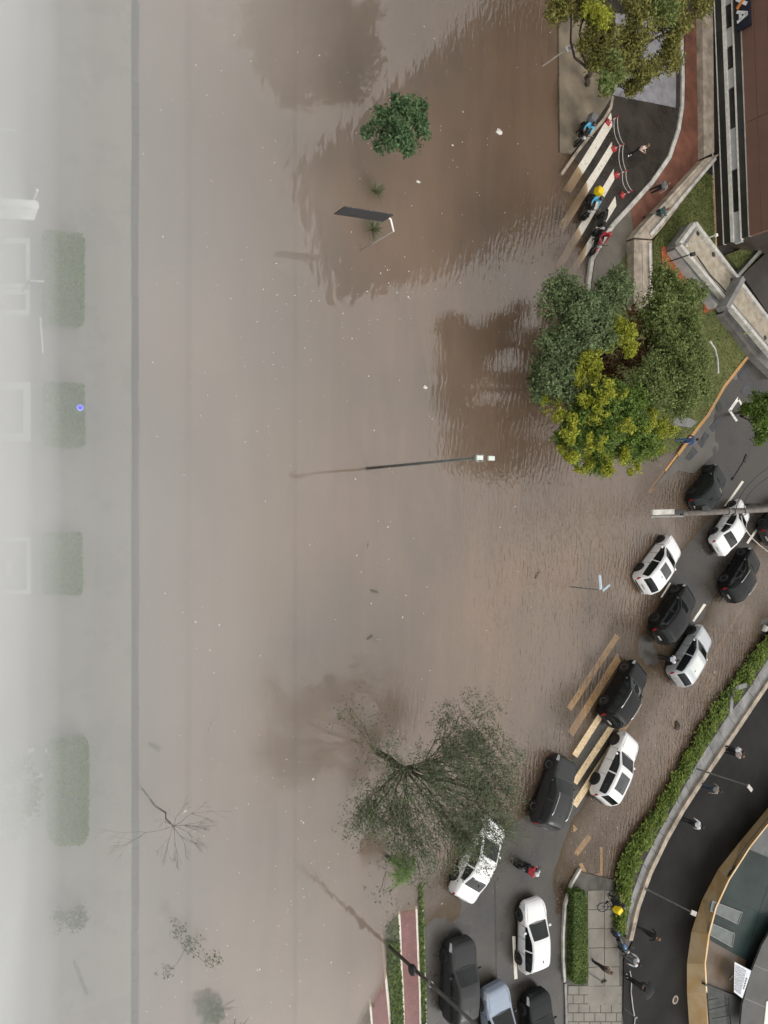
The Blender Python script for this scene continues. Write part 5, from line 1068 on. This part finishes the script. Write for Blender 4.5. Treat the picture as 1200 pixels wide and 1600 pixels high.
# leafless tree in the mist
random.seed(8); tips = []
db = P(222, 1233, -.2); D = thing('bare_tree', db, 'leafless tree with bark coloured pale as if veiled, standing in the hazy flood', 'tree')
zf = top_of((222, 1233), (268, 1288)); fk = Vector((db.x, db.y, zf)); mb = MB(); limb(mb, db, fk, .045, .028, 0, 5, .05); obj('trunk', mb, BARK_VEIL, D, True)
for a, el, L in ((0.1, .45, .75), (-.5, .35, .75), (.7, .5, .7), (-1.5, .2, .8), (-2.0, .3, .65), (3.1, .15, .9), (1.5, .6, .6), (2.4, .3, .5), (-1.0, .5, .7), (0.3, .9, .8)):
    mb = MB(); grow(mb, fk, Vector((math.cos(a) * math.cos(el), math.sin(a) * math.cos(el), math.sin(el))), L * random.uniform(.7, 1.15), .012, 3); obj('branch', mb, BARK_VEIL, D, True)

def palm(base, crown_z, n, L, m, label, r0=.09, droop=.7, name='palm_tree', trunk=True, leaflet=.28, z0=0.0, wide=.045):
    b_ = P(base[0], base[1], z0); t = thing(name, b_, label, 'palm' if trunk else 'plant'); top = Vector((b_.x, b_.y, crown_z))
    if trunk:
        mb = MB(); mb.tube([b_ - Vector((0, 0, .4)), b_.lerp(top, .5) + Vector((.03, .02, 0)), top], [r0 * 1.3, r0, r0 * .9], 9); obj('trunk', mb, BARK_G, t, True)
    for i in range(n):
        a = i * 2.399 + random.uniform(-.2, .2); el = random.uniform(.15, 1.2); l_ = L * random.uniform(.75, 1.1); mb = MB()
        spine = [top + Vector((math.cos(a) * math.cos(el), math.sin(a) * math.cos(el), math.sin(el))) * l_ * s_ + Vector((0, 0, -droop * l_ * s_ * s_)) for s_ in np.linspace(0, 1, 9)]
        if leaflet:
            mb.tube(spine, [.018 * (1 - i_ / 10) for i_ in range(9)], 4)
            for k in range(1, 9):
                tdir = (spine[k] - spine[k - 1]).normalized(); sd_ = tdir.cross(Vector((0, 0, 1))).normalized()
                for sgn in (-1, 1):
                    for h_ in (0, .5):
                        p = spine[k - 1].lerp(spine[k], h_); ll = leaflet * math.sin(math.pi * min(.95, (k + h_) / 9.5)) + .05; tip = p + sd_ * sgn * ll + tdir * ll * .6 - Vector((0, 0, ll * .35)); w_ = tdir * .022
                        mb.add([p - w_, p + w_, tip], [(0, 1, 2)])
        else:
            sd_ = Vector((-math.sin(a), math.cos(a), 0)); vs = []
            for i_, p in enumerate(spine): w_ = wide * (1 - (i_ / 8) ** 2) + .003; vs += [p - sd_ * w_, p + Vector((0, 0, -w_ * .4)), p + sd_ * w_]
            mb.add(vs, [q for i_ in range(8) for q in ((i_ * 3, i_ * 3 + 1, i_ * 3 + 4, i_ * 3 + 3), (i_ * 3 + 1, i_ * 3 + 2, i_ * 3 + 5, i_ * 3 + 4))])
        obj('frond' if trunk else 'leaf', mb, m, t)
    return t
random.seed(31)
palm((604, 1338), 1.5, 22, 1.15, LF_PALM, 'green palm at the head of the red cycle path')
palm((580, 303), .35, 22, .75, LF_AGAVE, 'spiky plant in the flood above the dark traffic sign', name='spiky_plant', trunk=False, leaflet=0, droop=.35)
palm((576, 362), .35, 22, .80, LF_AGAVE, 'spiky plant in the flood below the dark traffic sign', name='spiky_plant', trunk=False, leaflet=0, droop=.35)
palm((325, 1572), .3, 12, .8, LF_FINE, 'pale feathery plant at the bottom edge in the mist', name='feathery_plant', trunk=False, leaflet=.2, droop=.4)
palm((352, 1595), .8, 14, .9, LF_AGAVE, 'spiky shrub beside the hazy feathery plant at the bottom edge', name='spiky_plant', trunk=False, leaflet=0, droop=.4)
tree('shrub', (295, 1492), [(300, 1480, 1.0, .45), (330, 1500, .9, .4), (275, 1450, 1.0, .4), (255, 1520, .9, .35)], LF_FINE, 'dim grey shrub drowned left of the hazy feathery plant', 240, .06, r0=.03, z0=-.2, cat='shrub')
tree('shrub', (20, 1240), [(25, 1200, 1.6, .6), (30, 1250, 1.8, .7), (15, 1290, 1.5, .6), (50, 1225, 1.2, .4)], LF_MID, 'pale green shrub almost lost in the mist on the left', 500, .09, r0=.05, z0=0, cat='shrub')
tree('shrub', (112, 1442), [(118, 1432, .8, .5), (95, 1440, .8, .4)], LF_FINE, 'dark low bush in the mist below the last hedge', 400, .07, r0=.03, z0=0, cat='shrub')

# ------------------------------------------------------------------ hedges
def hedge(pts, zt, label, n, size, m=LF_HEDGE, zb=-.05, rnd=.0):
    poly = [Vector(p) for p in poly_px(pts, zt)]; c = sum(poly, Vector((0, 0))) / len(poly); t = thing('box_hedge', (c.x, c.y, 0), label, 'hedge')
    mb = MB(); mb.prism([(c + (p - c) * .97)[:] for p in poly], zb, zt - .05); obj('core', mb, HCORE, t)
    xs = [p.x for p in poly]; ys = [p.y for p in poly]; mb = MB(); per = [(poly[i], poly[(i + 1) % len(poly)]) for i in range(len(poly))]; k = 0
    while k < n:
        x, y = random.uniform(min(xs), max(xs)), random.uniform(min(ys), max(ys)); ins = False
        for a, b_ in per:
            if (a.y > y) != (b_.y > y) and x < (b_.x - a.x) * (y - a.y) / (b_.y - a.y) + a.x: ins = not ins
        if not ins: continue
        k += 1; q = Vector((x, y, zt + random.uniform(-.06, .05)))
        scatter_leaves(mb, 1, lambda: (q, Vector((0, 0, 1))), size, .45)
    tot = sum((b_ - a).length for a, b_ in per)
    for a, b_ in per:
        for _ in range(int(n * .7 * (b_ - a).length / tot)):
            p = a.lerp(b_, random.random()); nn = Vector((b_.y - a.y, a.x - b_.x, 0)).normalized(); q = Vector((p.x, p.y, random.uniform(zb, zt))) + nn * random.uniform(-.04, .03)
            scatter_leaves(mb, 1, lambda: (q, nn), size, .45)
    obj('foliage', mb, m, t)['kind'] = 'stuff'; return t
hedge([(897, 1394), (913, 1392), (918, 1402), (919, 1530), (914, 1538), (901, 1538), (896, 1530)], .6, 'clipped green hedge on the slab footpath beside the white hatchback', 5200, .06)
hedge([(71, 359), (128, 366), (132, 372), (131, 500), (127, 507), (70, 501)], .8, 'long box hedge in the mist, topmost of the four', 3200, .06, LF_HAZEH)
hedge([(72, 597), (132, 600), (133, 692), (128, 697), (72, 695)], .8, 'box hedge in the mist carrying the small blue light', 2200, .06, LF_HAZEH)
hedge([(70, 834), (128, 833), (129, 925), (125, 930), (70, 929)], .8, 'short box hedge in the mist, third from the top', 2200, .06, LF_HAZEH)
hedge([(82, 1160), (134, 1155), (139, 1165), (138, 1305), (128, 1320), (92, 1322), (78, 1310), (78, 1175)], .8, 'round-ended long box hedge in the mist, lowest of the four', 3600, .06, LF_HAZEH)

# hazy entrance plaza on the left: square planters, pale beam, posts
PLP = mat('planter_pale', (.78, .79, .79), .6, .06, 2.0); PLG = mat('planter_inside', (.07, .072, .072), .7, .12, 2.0); WHT = mat('bright_white', (.85, .86, .86), .5, .03, 2.0)
def planter(x0, y0, x1, y1, label, rim=7):
    z = .55; c = P((x0 + x1) / 2, (y0 + y1) / 2, 0); t = thing('square_planter', c, label, 'planter')
    def fr(a, b_, c_, d_): mb = MB(); mb.prism(poly_px([(a, b_), (c_, b_), (c_, d_), (a, d_)], z), -.05, z); return mb
    obj('rim', fr(x0, y0, x1, y0 + rim), PLP, t); obj('rim', fr(x0, y1 - rim, x1, y1), PLP, t); obj('rim', fr(x1 - rim, y0 + rim + .1, x1, y1 - rim - .1), PLP, t); obj('rim', fr(x0, y0 + rim + .1, x0 + rim, y1 - rim - .1), PLP, t)
    mb = MB(); mb.prism(poly_px([(x0 + rim, y0 + rim), (x1 - rim, y0 + rim), (x1 - rim, y1 - rim), (x0 + rim, y1 - rim)], .4), -.05, .4); obj('bed', mb, PLG, t)
    mb = MB(); mb.prism(poly_px([(x1 + 3, y0 + 2), (x1 + 17, y0 + 4), (x1 + 17, y1 - 2), (x1 + 3, y1 - 2)], .05), -.1, .05); obj('footing', mb, mat('footing_grey', (.20, .20, .205), .7, .15, 2.0), t)
    return t
planter(-50, 372, 47, 450, 'upper pale square planter behind the topmost hedge'); planter(-50, 452, 47, 491, 'narrow pale planter box just below the upper square planter')
planter(-50, 597, 48, 688, 'pale square planter behind the hedge with the blue light', 11); planter(-50, 840, 48, 928, 'pale square planter with a white bar inside', 6)
mb = MB(); mb.prism(poly_px([(11, 877), (18, 877), (18, 900), (11, 900)], .62), .4, .62); tag(obj('white_bar', mb, WHT), 'small upright white bar in the lowest square planter', 'bar')
t = thing('entrance_canopy', P(20, 330, 0), 'white canopy beam jutting from the left edge in the mist', 'canopy')
mb = MB(); mb.prism(poly_px([(-60, 304), (55, 313), (60, 316), (61, 324), (-60, 316)], 2.4), 2.25, 2.4); obj('beam', mb, WHT, t)
mb = MB(); mb.prism(poly_px([(-60, 316), (60, 325), (54, 343), (-60, 336)], 2.2), 2.05, 2.2); obj('roof_sheet', mb, PLP, t)
mb = MB(); mb.tube([P(45, 330, -.1), Vector((*P(45, 330, -.1)[:2], 2.1))], .05, 8); obj('post', mb, PLP, t)
mb = MB(); mb.tube([P(46, 438, .8), P(69, 440, .8)], .035, 6); mb.tube([P(46, 438, .8), P(34, 458, .5)], .05, 6, 1); tag(obj('hose_reel_arm', mb, [WHT, STEEL_G]), 'short white rod beside the topmost hazy hedge', 'rod')
mb = MB(); mb.tube([P(63, 496, .9), P(67, 552, .9)], .03, 6); tag(obj('railing_bar', mb, WHT), 'thin bright white bar below the topmost hedge', 'bar')
mb = MB(); mb.tube([P(-5, 201, .8), P(24, 204, .8)], .03, 6); tag(obj('railing_bar', mb, WHT), 'faint white bar at the left edge above the canopy beam', 'bar')
mb = MB(); mb.tube([P(116, 1502, .2), P(136, 1554, .2)], .05, 6); tag(obj('floating_plank', mb, BARK_G), 'dark plank in the mist near the lower left corner', 'plank')
# small blue beacon on the hedge
bl = P(125, 637, .85); t = thing('blue_beacon', bl, 'small glowing blue light on the edge of a hazy hedge', 'light')
mb = MB(); mb.ball((bl.x, bl.y, bl.z + .08), .085, 10); obj('lens', mb, mat('blue_glow', (.0, .0, 1.0), .3, .01, 2.0, emit=3.0), t, True)
mb = MB(); mb.lathe([(.001, -.02), (.12, -.02), (.12, .02), (.001, .02)], bl, 'z', 12); obj('socket', mb, WHT, t)
for px, py, lab in ((48, 1172, 'tiny pale floodlight beside the lowest hedge, left one'), (75, 1172, 'tiny pale floodlight at the upper end of the lowest hedge'), (62, 1212, 'tiny pale floodlight left of the lowest hedge')):
    c = P(px, py, .2); mb = MB(); mb.box(c, (.20, .12, .12), .3); mb.tube([c - Vector((0, 0, .25)), c], .02, 5); tag(obj('floodlight', mb, WHT), lab, 'lamp')

# ------------------------------------------------------------------ poles, lamps and signs in the water
def vert(base, top, z0=-.4): b_ = P(*base); return b_, top_of(base, top)
b_, zt = vert((573, 732), (745, 712)); t = thing('street_lamp', b_, 'tall grey street lamp with white head in the open flood', 'street lamp')
mb = MB(); mb.tube([(b_.x, b_.y, -.6), (b_.x, b_.y, zt * .5), (b_.x, b_.y, zt)], [.07, .06, .045], 10); obj('pole', mb, mat('lamp_grey', (.10, .11, .105), .5, .1, 2.0), t, True)
for s_ in (-1, 1):
    mb = MB(); mb.tube([(b_.x, b_.y, zt - .1), (b_.x + .1, b_.y + s_ * .12, zt + .12), (b_.x + .22, b_.y + s_ * .10, zt + .16)], .03, 6); obj('arm', mb, STEEL_G, t)
    mb = MB(); mb.box((b_.x + .28 * s_ + .25, b_.y, zt + .2), (.30, .17, .09)); obj('lamp_head', mb, mat('lamp_head_white', (.6, .66, .60), .4, .05, 2.0), t, bevel=.02)
mb = MB(); mb.lathe([(.07, 0), (.16, .05), (.16, .18), (.07, .22)], (b_.x, b_.y, zt - .1), 'z', 10); obj('collar', mb, STEEL_G, t)
b_, zt = vert((893, 917), (935, 916)); t = thing('street_lamp', b_, 'small twin-headed lamp with blue-grey heads off the zebra crossing', 'street lamp')
mb = MB(); mb.tube([(b_.x, b_.y, -.4), (b_.x, b_.y, zt)], [.035, .028], 8); obj('pole', mb, STEEL_G, t)
BGH = mat('blue_grey_head', (.35, .42, .48), .4, .08, 3.0)
mb = MB(); mb.box((b_.x + .05, b_.y + .42, zt + .04), (.16, .80, .07), .12); obj('lamp_head', mb, BGH, t, bevel=.015)
mb = MB(); mb.box((b_.x + .14, b_.y + .40, zt + .02), (.10, .74, .05), .12); obj('lamp_edge', mb, WHT, t, bevel=.01)
mb = MB(); mb.box((b_.x + .55, b_.y + .10, zt + .04), (.62, .14, .07), .5); obj('lamp_head', mb, BGH, t, bevel=.015)
# tall pole at the bottom with a dark box
b_, zt = vert((606, 1477), (770, 1608)); t = thing('tall_pole', b_, 'tall dark pole with a round black box beside the cycle path', 'pole')
mb = MB(); mb.tube([(b_.x, b_.y, -.6), (b_.x, b_.y, zt + 2)], [.085, .065], 9); obj('shaft', mb, mat('pole_grey', (.075, .075, .072), .5, .12, 2.0), t, True)
zb_ = top_of((606, 1477), (648, 1511)); mb = MB(); mb.lathe([(.001, -.10), (.22, -.10), (.26, 0), (.22, .10), (.001, .10)], (b_.x - .12, b_.y + .02, zb_), 'x', 14); obj('signal_box', mb, BLACK, t, True)
mb = MB(); mb.lathe([(.09, -.08), (.13, -.08), (.13, .08), (.09, .08)], (b_.x, b_.y, top_of((606, 1477), (672, 1528))), 'z', 10); obj('collar', mb, STEEL_G, t)
# road sign seen from behind
b_, zt = vert((564, 391), (615, 353)); t = thing('traffic_sign', b_, 'dark traffic sign panel seen from behind on a white cranked pole', 'sign')
A_, B_ = P(522, 334, zt - .15), P(598, 346, zt - .15); up = Vector((0, 0, .88)); nrm = (B_ - A_).cross(up).normalized() * .02
mb = MB(); mb.add([A_ - nrm, B_ - nrm, B_ - nrm + up, A_ - nrm + up, A_ + nrm, B_ + nrm, B_ + nrm + up, A_ + nrm + up], [(0, 1, 2, 3), (7, 6, 5, 4), (0, 4, 5, 1), (1, 5, 6, 2), (2, 6, 7, 3), (3, 7, 4, 0)]); obj('panel', mb, mat('sign_back', (.030, .032, .036), .5, .1, 3.0), t)
nf = nrm.normalized() * (.05 if nrm.x < 0 else -.05)
a1, a2 = A_.lerp(B_, .16) + up * .5 + nf * 1.6, A_.lerp(B_, .98) + up * .5 + nf * 1.6; topv = Vector((b_.x, b_.y, zt))
mb = MB(); mb.tube([a1, a2, a2.lerp(topv, .25) + Vector((.04, 0, .1)), topv], .04, 8); obj('arm', mb, WHT, t, True)
mb = MB(); mb.tube([topv, (b_.x, b_.y, -.6)], .03, 8); obj('pole', mb, mat('pole_weathered', (.30, .28, .25), .6, .15, 2.0), t, True)
for f in (.2, .55, .9):
    mb = MB(); c = A_.lerp(B_, f) + nf; mb.tube([c + up * .06, c + up * .94], .018, 5); obj('bracket', mb, CONC_L, t)
# lamp with square head near the top kerb
b_, zt = vert((848, 103), (886, 79)); t = thing('lamp_post', b_, 'short post with square pale lamp box beside the beige pad', 'street lamp')
mb = MB(); mb.tube([(b_.x, b_.y, -.4), (b_.x, b_.y, zt)], .035, 8); obj('pole', mb, CONC_L, t)
mb = MB(); mb.box((b_.x + .05, b_.y, zt), (.42, .30, .14), .6); obj('lamp_head', mb, CONC_L, t, bevel=.02)
mb = MB(); mb.lathe([(.001, .08), (.10, .08), (.10, .06)], (b_.x + .1, b_.y + .03, zt + .01), 'z', 10); obj('lens', mb, STEEL_G, t)
mb = MB(); mb.tube([(b_.x + .2, b_.y + .1, zt), (b_.x + .6, b_.y + .1, zt + .1), (b_.x + .9, b_.y + .35, zt + .25)], .03, 6); obj('arm', mb, CONC_L, t)
# signal arm reaching in over the cars from the right
za = 5.6; t = thing('signal_arm', P(1290, 790, 0), 'long brown signal arm with pale lamp boxes over the queued cars', 'traffic signal')
e0, e1 = P(1066, 803, za), P(1290, 791, za)
mb = MB(); mb.tube([e0, e0.lerp(e1, .5), e1], [.14, .16, .18], 10); obj('arm', mb, POLE_BR, t, True)
mb = MB(); mb.tube([e1 + Vector((0, 0, .4)), (e1.x, e1.y, -.3)], [.17, .22], 10); obj('post', mb, POLE_BR, t, True)
for (x0, x1, dy, th, m, hh_) in ((1018, 1052, -2.5, .26, CONC_L, .16), (1016, 1068, 4.5, .10, STEEL_G, .1), (1050, 1070, -2.5, .2, STEEL_D, .14)):
    a, c = P(x0, 803 + dy, za), P(x1, 802 + dy, za); mb = MB(); mid = a.lerp(c, .5); mb.box(mid, ((c - a).length, th, hh_), math.atan2(c.y - a.y, c.x - a.x)); obj('lamp_box', mb, m, t, bevel=.02)
mb = MB(); c = P(1099, 795, za); mb.box((c.x, c.y, za - .1), (.5, .36, .45), .2); obj('signal_head', mb, BLACK, t, bevel=.04)
for px in (1137, 1146, 1162):
    c = P(px, 799.5, za); mb = MB(); mb.lathe([(.17, -.05), (.21, -.05), (.21, .05), (.17, .05)], c, 'x', 12); obj('clamp', mb, STEEL_G, t)
for i, (a, c, lab) in enumerate((((1163, 797, 5.8), (1262, 715, 8.5), 'thin cable rising from the signal arm to the upper right'), ((1150, 797, 5.8), (1270, 690, 8.5), 'second thin cable rising from the signal arm clamps'), ((1158, 806, 5.5), (1270, 900, 7.5), 'pale cable running from the signal arm down to the right edge'))):
    p, q = P(*a), P(*c); mb = MB(); mb.tube([p.lerp(q, s_ / 10) - Vector((0, 0, 1.0 * 4 * (s_ / 10) * (1 - s_ / 10))) for s_ in range(11)], .018 if i < 2 else .03, 5); tag(obj('cable', mb, STEEL_D if i < 2 else CONC_L), lab, 'cable')
# sign post lying across by the black-green hatchback
b_, zt = vert((1131, 786), (1159, 752)); 
b_ = P(1136, 752, 0); mb = MB(); q = [P(1145, 748, 1.6), P(1165, 716, 1.6)]; mb.tube(q, .05, 6); mb.box(q[1], (.5, .22, .1), 1.0); mb.ball(q[0], .12, 8); tag(obj('street_light_arm', mb, STEEL_D), 'small dark lamp arm above the bonnet of the black-green hatchback', 'lamp')
# hose on the forecourt, broom on the slabs, rod on the path
mb = MB(); mb.tube([P(984, 1517, .12), P(987, 1530, .12), P(986, 1550, .12), P(989, 1575, .12), P(992, 1592, .12), P(990, 1615, .12)], .035, 6); tag(obj('hose', mb, CONC_L), 'pale hose trailing along the dark forecourt edge', 'hose')
mb = MB(); a, c = P(920, 1520, .3), P(938, 1532, .16); mb.tube([a, c], .018, 5); mb.ball(P(944, 1534, .18), .16, 8, 0, (1.5, .5, .35)); tag(obj('broom', mb, STEEL_D), 'black broom resting on the footpath slabs', 'broom')
mb = MB(); a, c = P(976, 1576, .2), P(993, 1590, 1.0); mb.tube([a, c], .03, 5); mb.box(c, (.2, .1, .1)); tag(obj('bollard_lamp', mb, STEEL_G), 'small grey bollard lamp near the pale hose', 'lamp')

# ------------------------------------------------------------------ things adrift
random.seed(17)
def floater(name, px, py, r, m, label, cat, sq=(1, .8, .45)):
    c = P(px, py); mb = MB(); mb.ball((0, 0, 0), r, 9, 0, sq)
    for i, v_ in enumerate(mb.v): k = 1 + .22 * math.sin(i * 12.9898) ; mb.v[i] = (c.x + v_[0] * k, c.y + v_[1] * k, r * .12 + v_[2] * k)
    return tag(obj(name, mb, m, None, True), label, cat)
BAGW = mat('bag_white', (.66, .64, .58), .5, .08, 4.0)
floater('plastic_bag', 779, 206, .20, BAGW, 'largest white plastic bag adrift below the reflected tower', 'bag')
floater('plastic_bag', 653, 284, .12, BAGW, 'small oblong pale bag adrift right of the spiky plant', 'bag', (1, .55, .4))
floater('plastic_bag', 707, 227, .06, BAGW, 'tiny white scrap adrift between the round tree and big bag', 'litter')
floater('plastic_bag', 664, 605, .12, BAGW, 'white bag adrift left of the dark tree reflection', 'bag')
floater('litter_clump', 1057, 1134, .26, mat('dark_litter', (.05, .035, .025), .8, .3, 6.0), 'dark debris clump adrift near the leafy verge', 'debris', (.8, 1.2, .6))
floater('pale_stone', 1194, 982, .3, CONC_L, 'pale block half out of the water at the right edge', 'stone', (1, .9, .8))
def twig(px, py, ang, L, label, n=9, m=BARK, leafm=None):
    c = P(px, py, .03); mb = MB(); d = Vector((math.cos(ang), math.sin(ang), 0)); e = Vector((-d.y, d.x, 0))
    t = thing('floating_branch', c, label, 'branch'); mb.tube([c - d * L / 2, c + e * L * .05, c + d * L / 2], [.02, .016, .006], 5); obj('stem', mb, m, t)
    mb = MB()
    for i in range(n):
        s_ = (i / n - .4) * L; side = 1 if i % 2 else -1; p = c + d * s_; tip = p + (d * .5 + e * side * .8) * L * .28 + Vector((0, 0, .03)); mid = p.lerp(tip, .5); w_ = d * L * .05
        mb.add([p, mid - w_, tip, mid + w_], [(0, 1, 2, 3)])
    obj('leaves', mb, leafm or m, t)
twig(241, 1166, -.7, .55, 'dark twig adrift right of the lowest hazy hedge', 11)
twig(585, 924, -.4, .42, 'leafy twig adrift in the middle of the flood', 9, BARK, LF_DARK)
twig(578, 996, .5, .35, 'dark twig adrift in the lower middle of the flood', 8)
twig(591, 1000, -.2, .34, 'pale broken branch beside the lower dark twig', 7, CONC)
twig(330, 1135, 1.2, .5, 'pale thin curved twig adrift above the bare tree', 3, CONC)
twig(576, 852, 1.4, .25, 'tiny dry twig adrift below the street lamp', 6, CONC)
twig(840, 898, .9, .5, 'dim submerged twig left of the twin-headed lamp', 6, mat('muddy_twig', (.10, .07, .05), .9, .2, 5.0))
# countless specks of foam and leaf litter
DR = [(random.uniform(90, 820), random.uniform(30, 1570)) for _ in range(22)]
mb = MB()
for _ in range(1000):
    px, py = random.uniform(60, 900), random.uniform(10, 1590)
    if random.random() < .35: px = random.gauss(330, 90)
    if random.random() < .5:
        cx_, cy_ = random.choice(DR); px, py = random.gauss(cx_, 26), random.gauss(cy_, 60)
    c = P(px, py, .012)
    if hz(c.x, c.y) > -.01: continue
    s_ = abs(random.gauss(0, .018)) + .008; a = random.uniform(0, 6.28); d = Vector((math.cos(a), math.sin(a), 0)) * s_; e = Vector((-d.y, d.x, 0)) * random.uniform(.4, 1)
    mb.add([c - d, c - e, c + d, c + e], [(0, 1, 2, 3)])
tag(obj('foam_specks', mb, mat('foam', (.62, .58, .50), .7, .2, 3.0)), 'scattered pale specks of foam on the flood', None, None, 'stuff')
mb = MB()
for _ in range(420):
    px, py = random.choice(((random.uniform(690, 880), random.uniform(1250, 1600)), (random.uniform(880, 1060), random.uniform(170, 400)), (random.uniform(1000, 1190), random.uniform(690, 1000)), (random.uniform(600, 670), random.uniform(1400, 1600))))
    c = P(px, py, 0); c.z = max(hz(c.x, c.y), 0) + .03; s_ = random.uniform(.015, .04); a = random.uniform(0, 6.28); d = Vector((math.cos(a), math.sin(a), 0)) * s_; e = Vector((-d.y, d.x, 0)) * .5
    mb.add([c - d, c - e, c + d, c + e], [(0, 1, 2, 3)])
tag(obj('fallen_leaves', mb, mat('fallen_leaf', (.20, .16, .09), .8, .4, 3.0, col2=(.42, .38, .28))), 'small fallen leaves on the wet asphalt', None, None, 'stuff')

mb = MB()
for b_ in band([(1110, 533), (1118, 545), (1122, 562), (1123, 583)], .12, .1, .24, .24): mb.add(b_.v, b_.f)
tag(obj('garden_edging', mb, CONC_L), 'thin pale curved edging on the lawn right of the olive tree', 'edging')
slab('paving_slab', [(1048, 664), (1062, 646), (1090, 659), (1080, 668)], .2, -.2, CONC_D, label='grey stone slab on the lawn edge beside the ochre kerb', kind='structure')

# ------------------------------------------------------------------ mist volume added for the white veil on the window glass
prof = [(-30, 17.0), (0.0, 16.5), (1.1, 14.0), (1.9, 10.6), (3.0, 6.2), (4.3, 3.3), (5.6, 2.45), (7.0, 2.25), (9.6, 1.55), (12.5, .92), (17.0, .38), (22.0, .12), (26.0, .02)]
mb = MB(); ys = np.linspace(-70, 70, 29); vs = []
for y in ys:
    for x, h_ in prof:
        f = 1 + .13 * math.sin(y * .17 + 1.9) + .07 * math.sin(y * .47 + x * .3) + .10 * (abs(y) / 20) ** 2; vs.append((x, y, h_ * f))
    for x, _ in prof[::-1]: vs.append((x, y, -.9))
k = len(prof) * 2
fs = [(i * k + j, i * k + (j + 1) % k, (i + 1) * k + (j + 1) % k, (i + 1) * k + j) for i in range(len(ys) - 1) for j in range(k)] + [tuple(range(k - 1, -1, -1)), tuple((len(ys) - 1) * k + j for j in range(k))]
mb.add(vs, fs); vm = bpy.data.materials.new('haze'); n, l = nodes_of(vm); n.remove(n['Principled BSDF'])
pv_ = n.new('ShaderNodeVolumePrincipled'); pv_.inputs['Color'].default_value = (.985, .995, .99, 1); pv_.inputs['Density'].default_value = 0.25; l.new(pv_.outputs[0], n['Material Output'].inputs['Volume'])
tag(obj('haze', mb, vm), 'white mist added for the veil on the window glass, thicker towards the left edge', None, None, 'stuff')
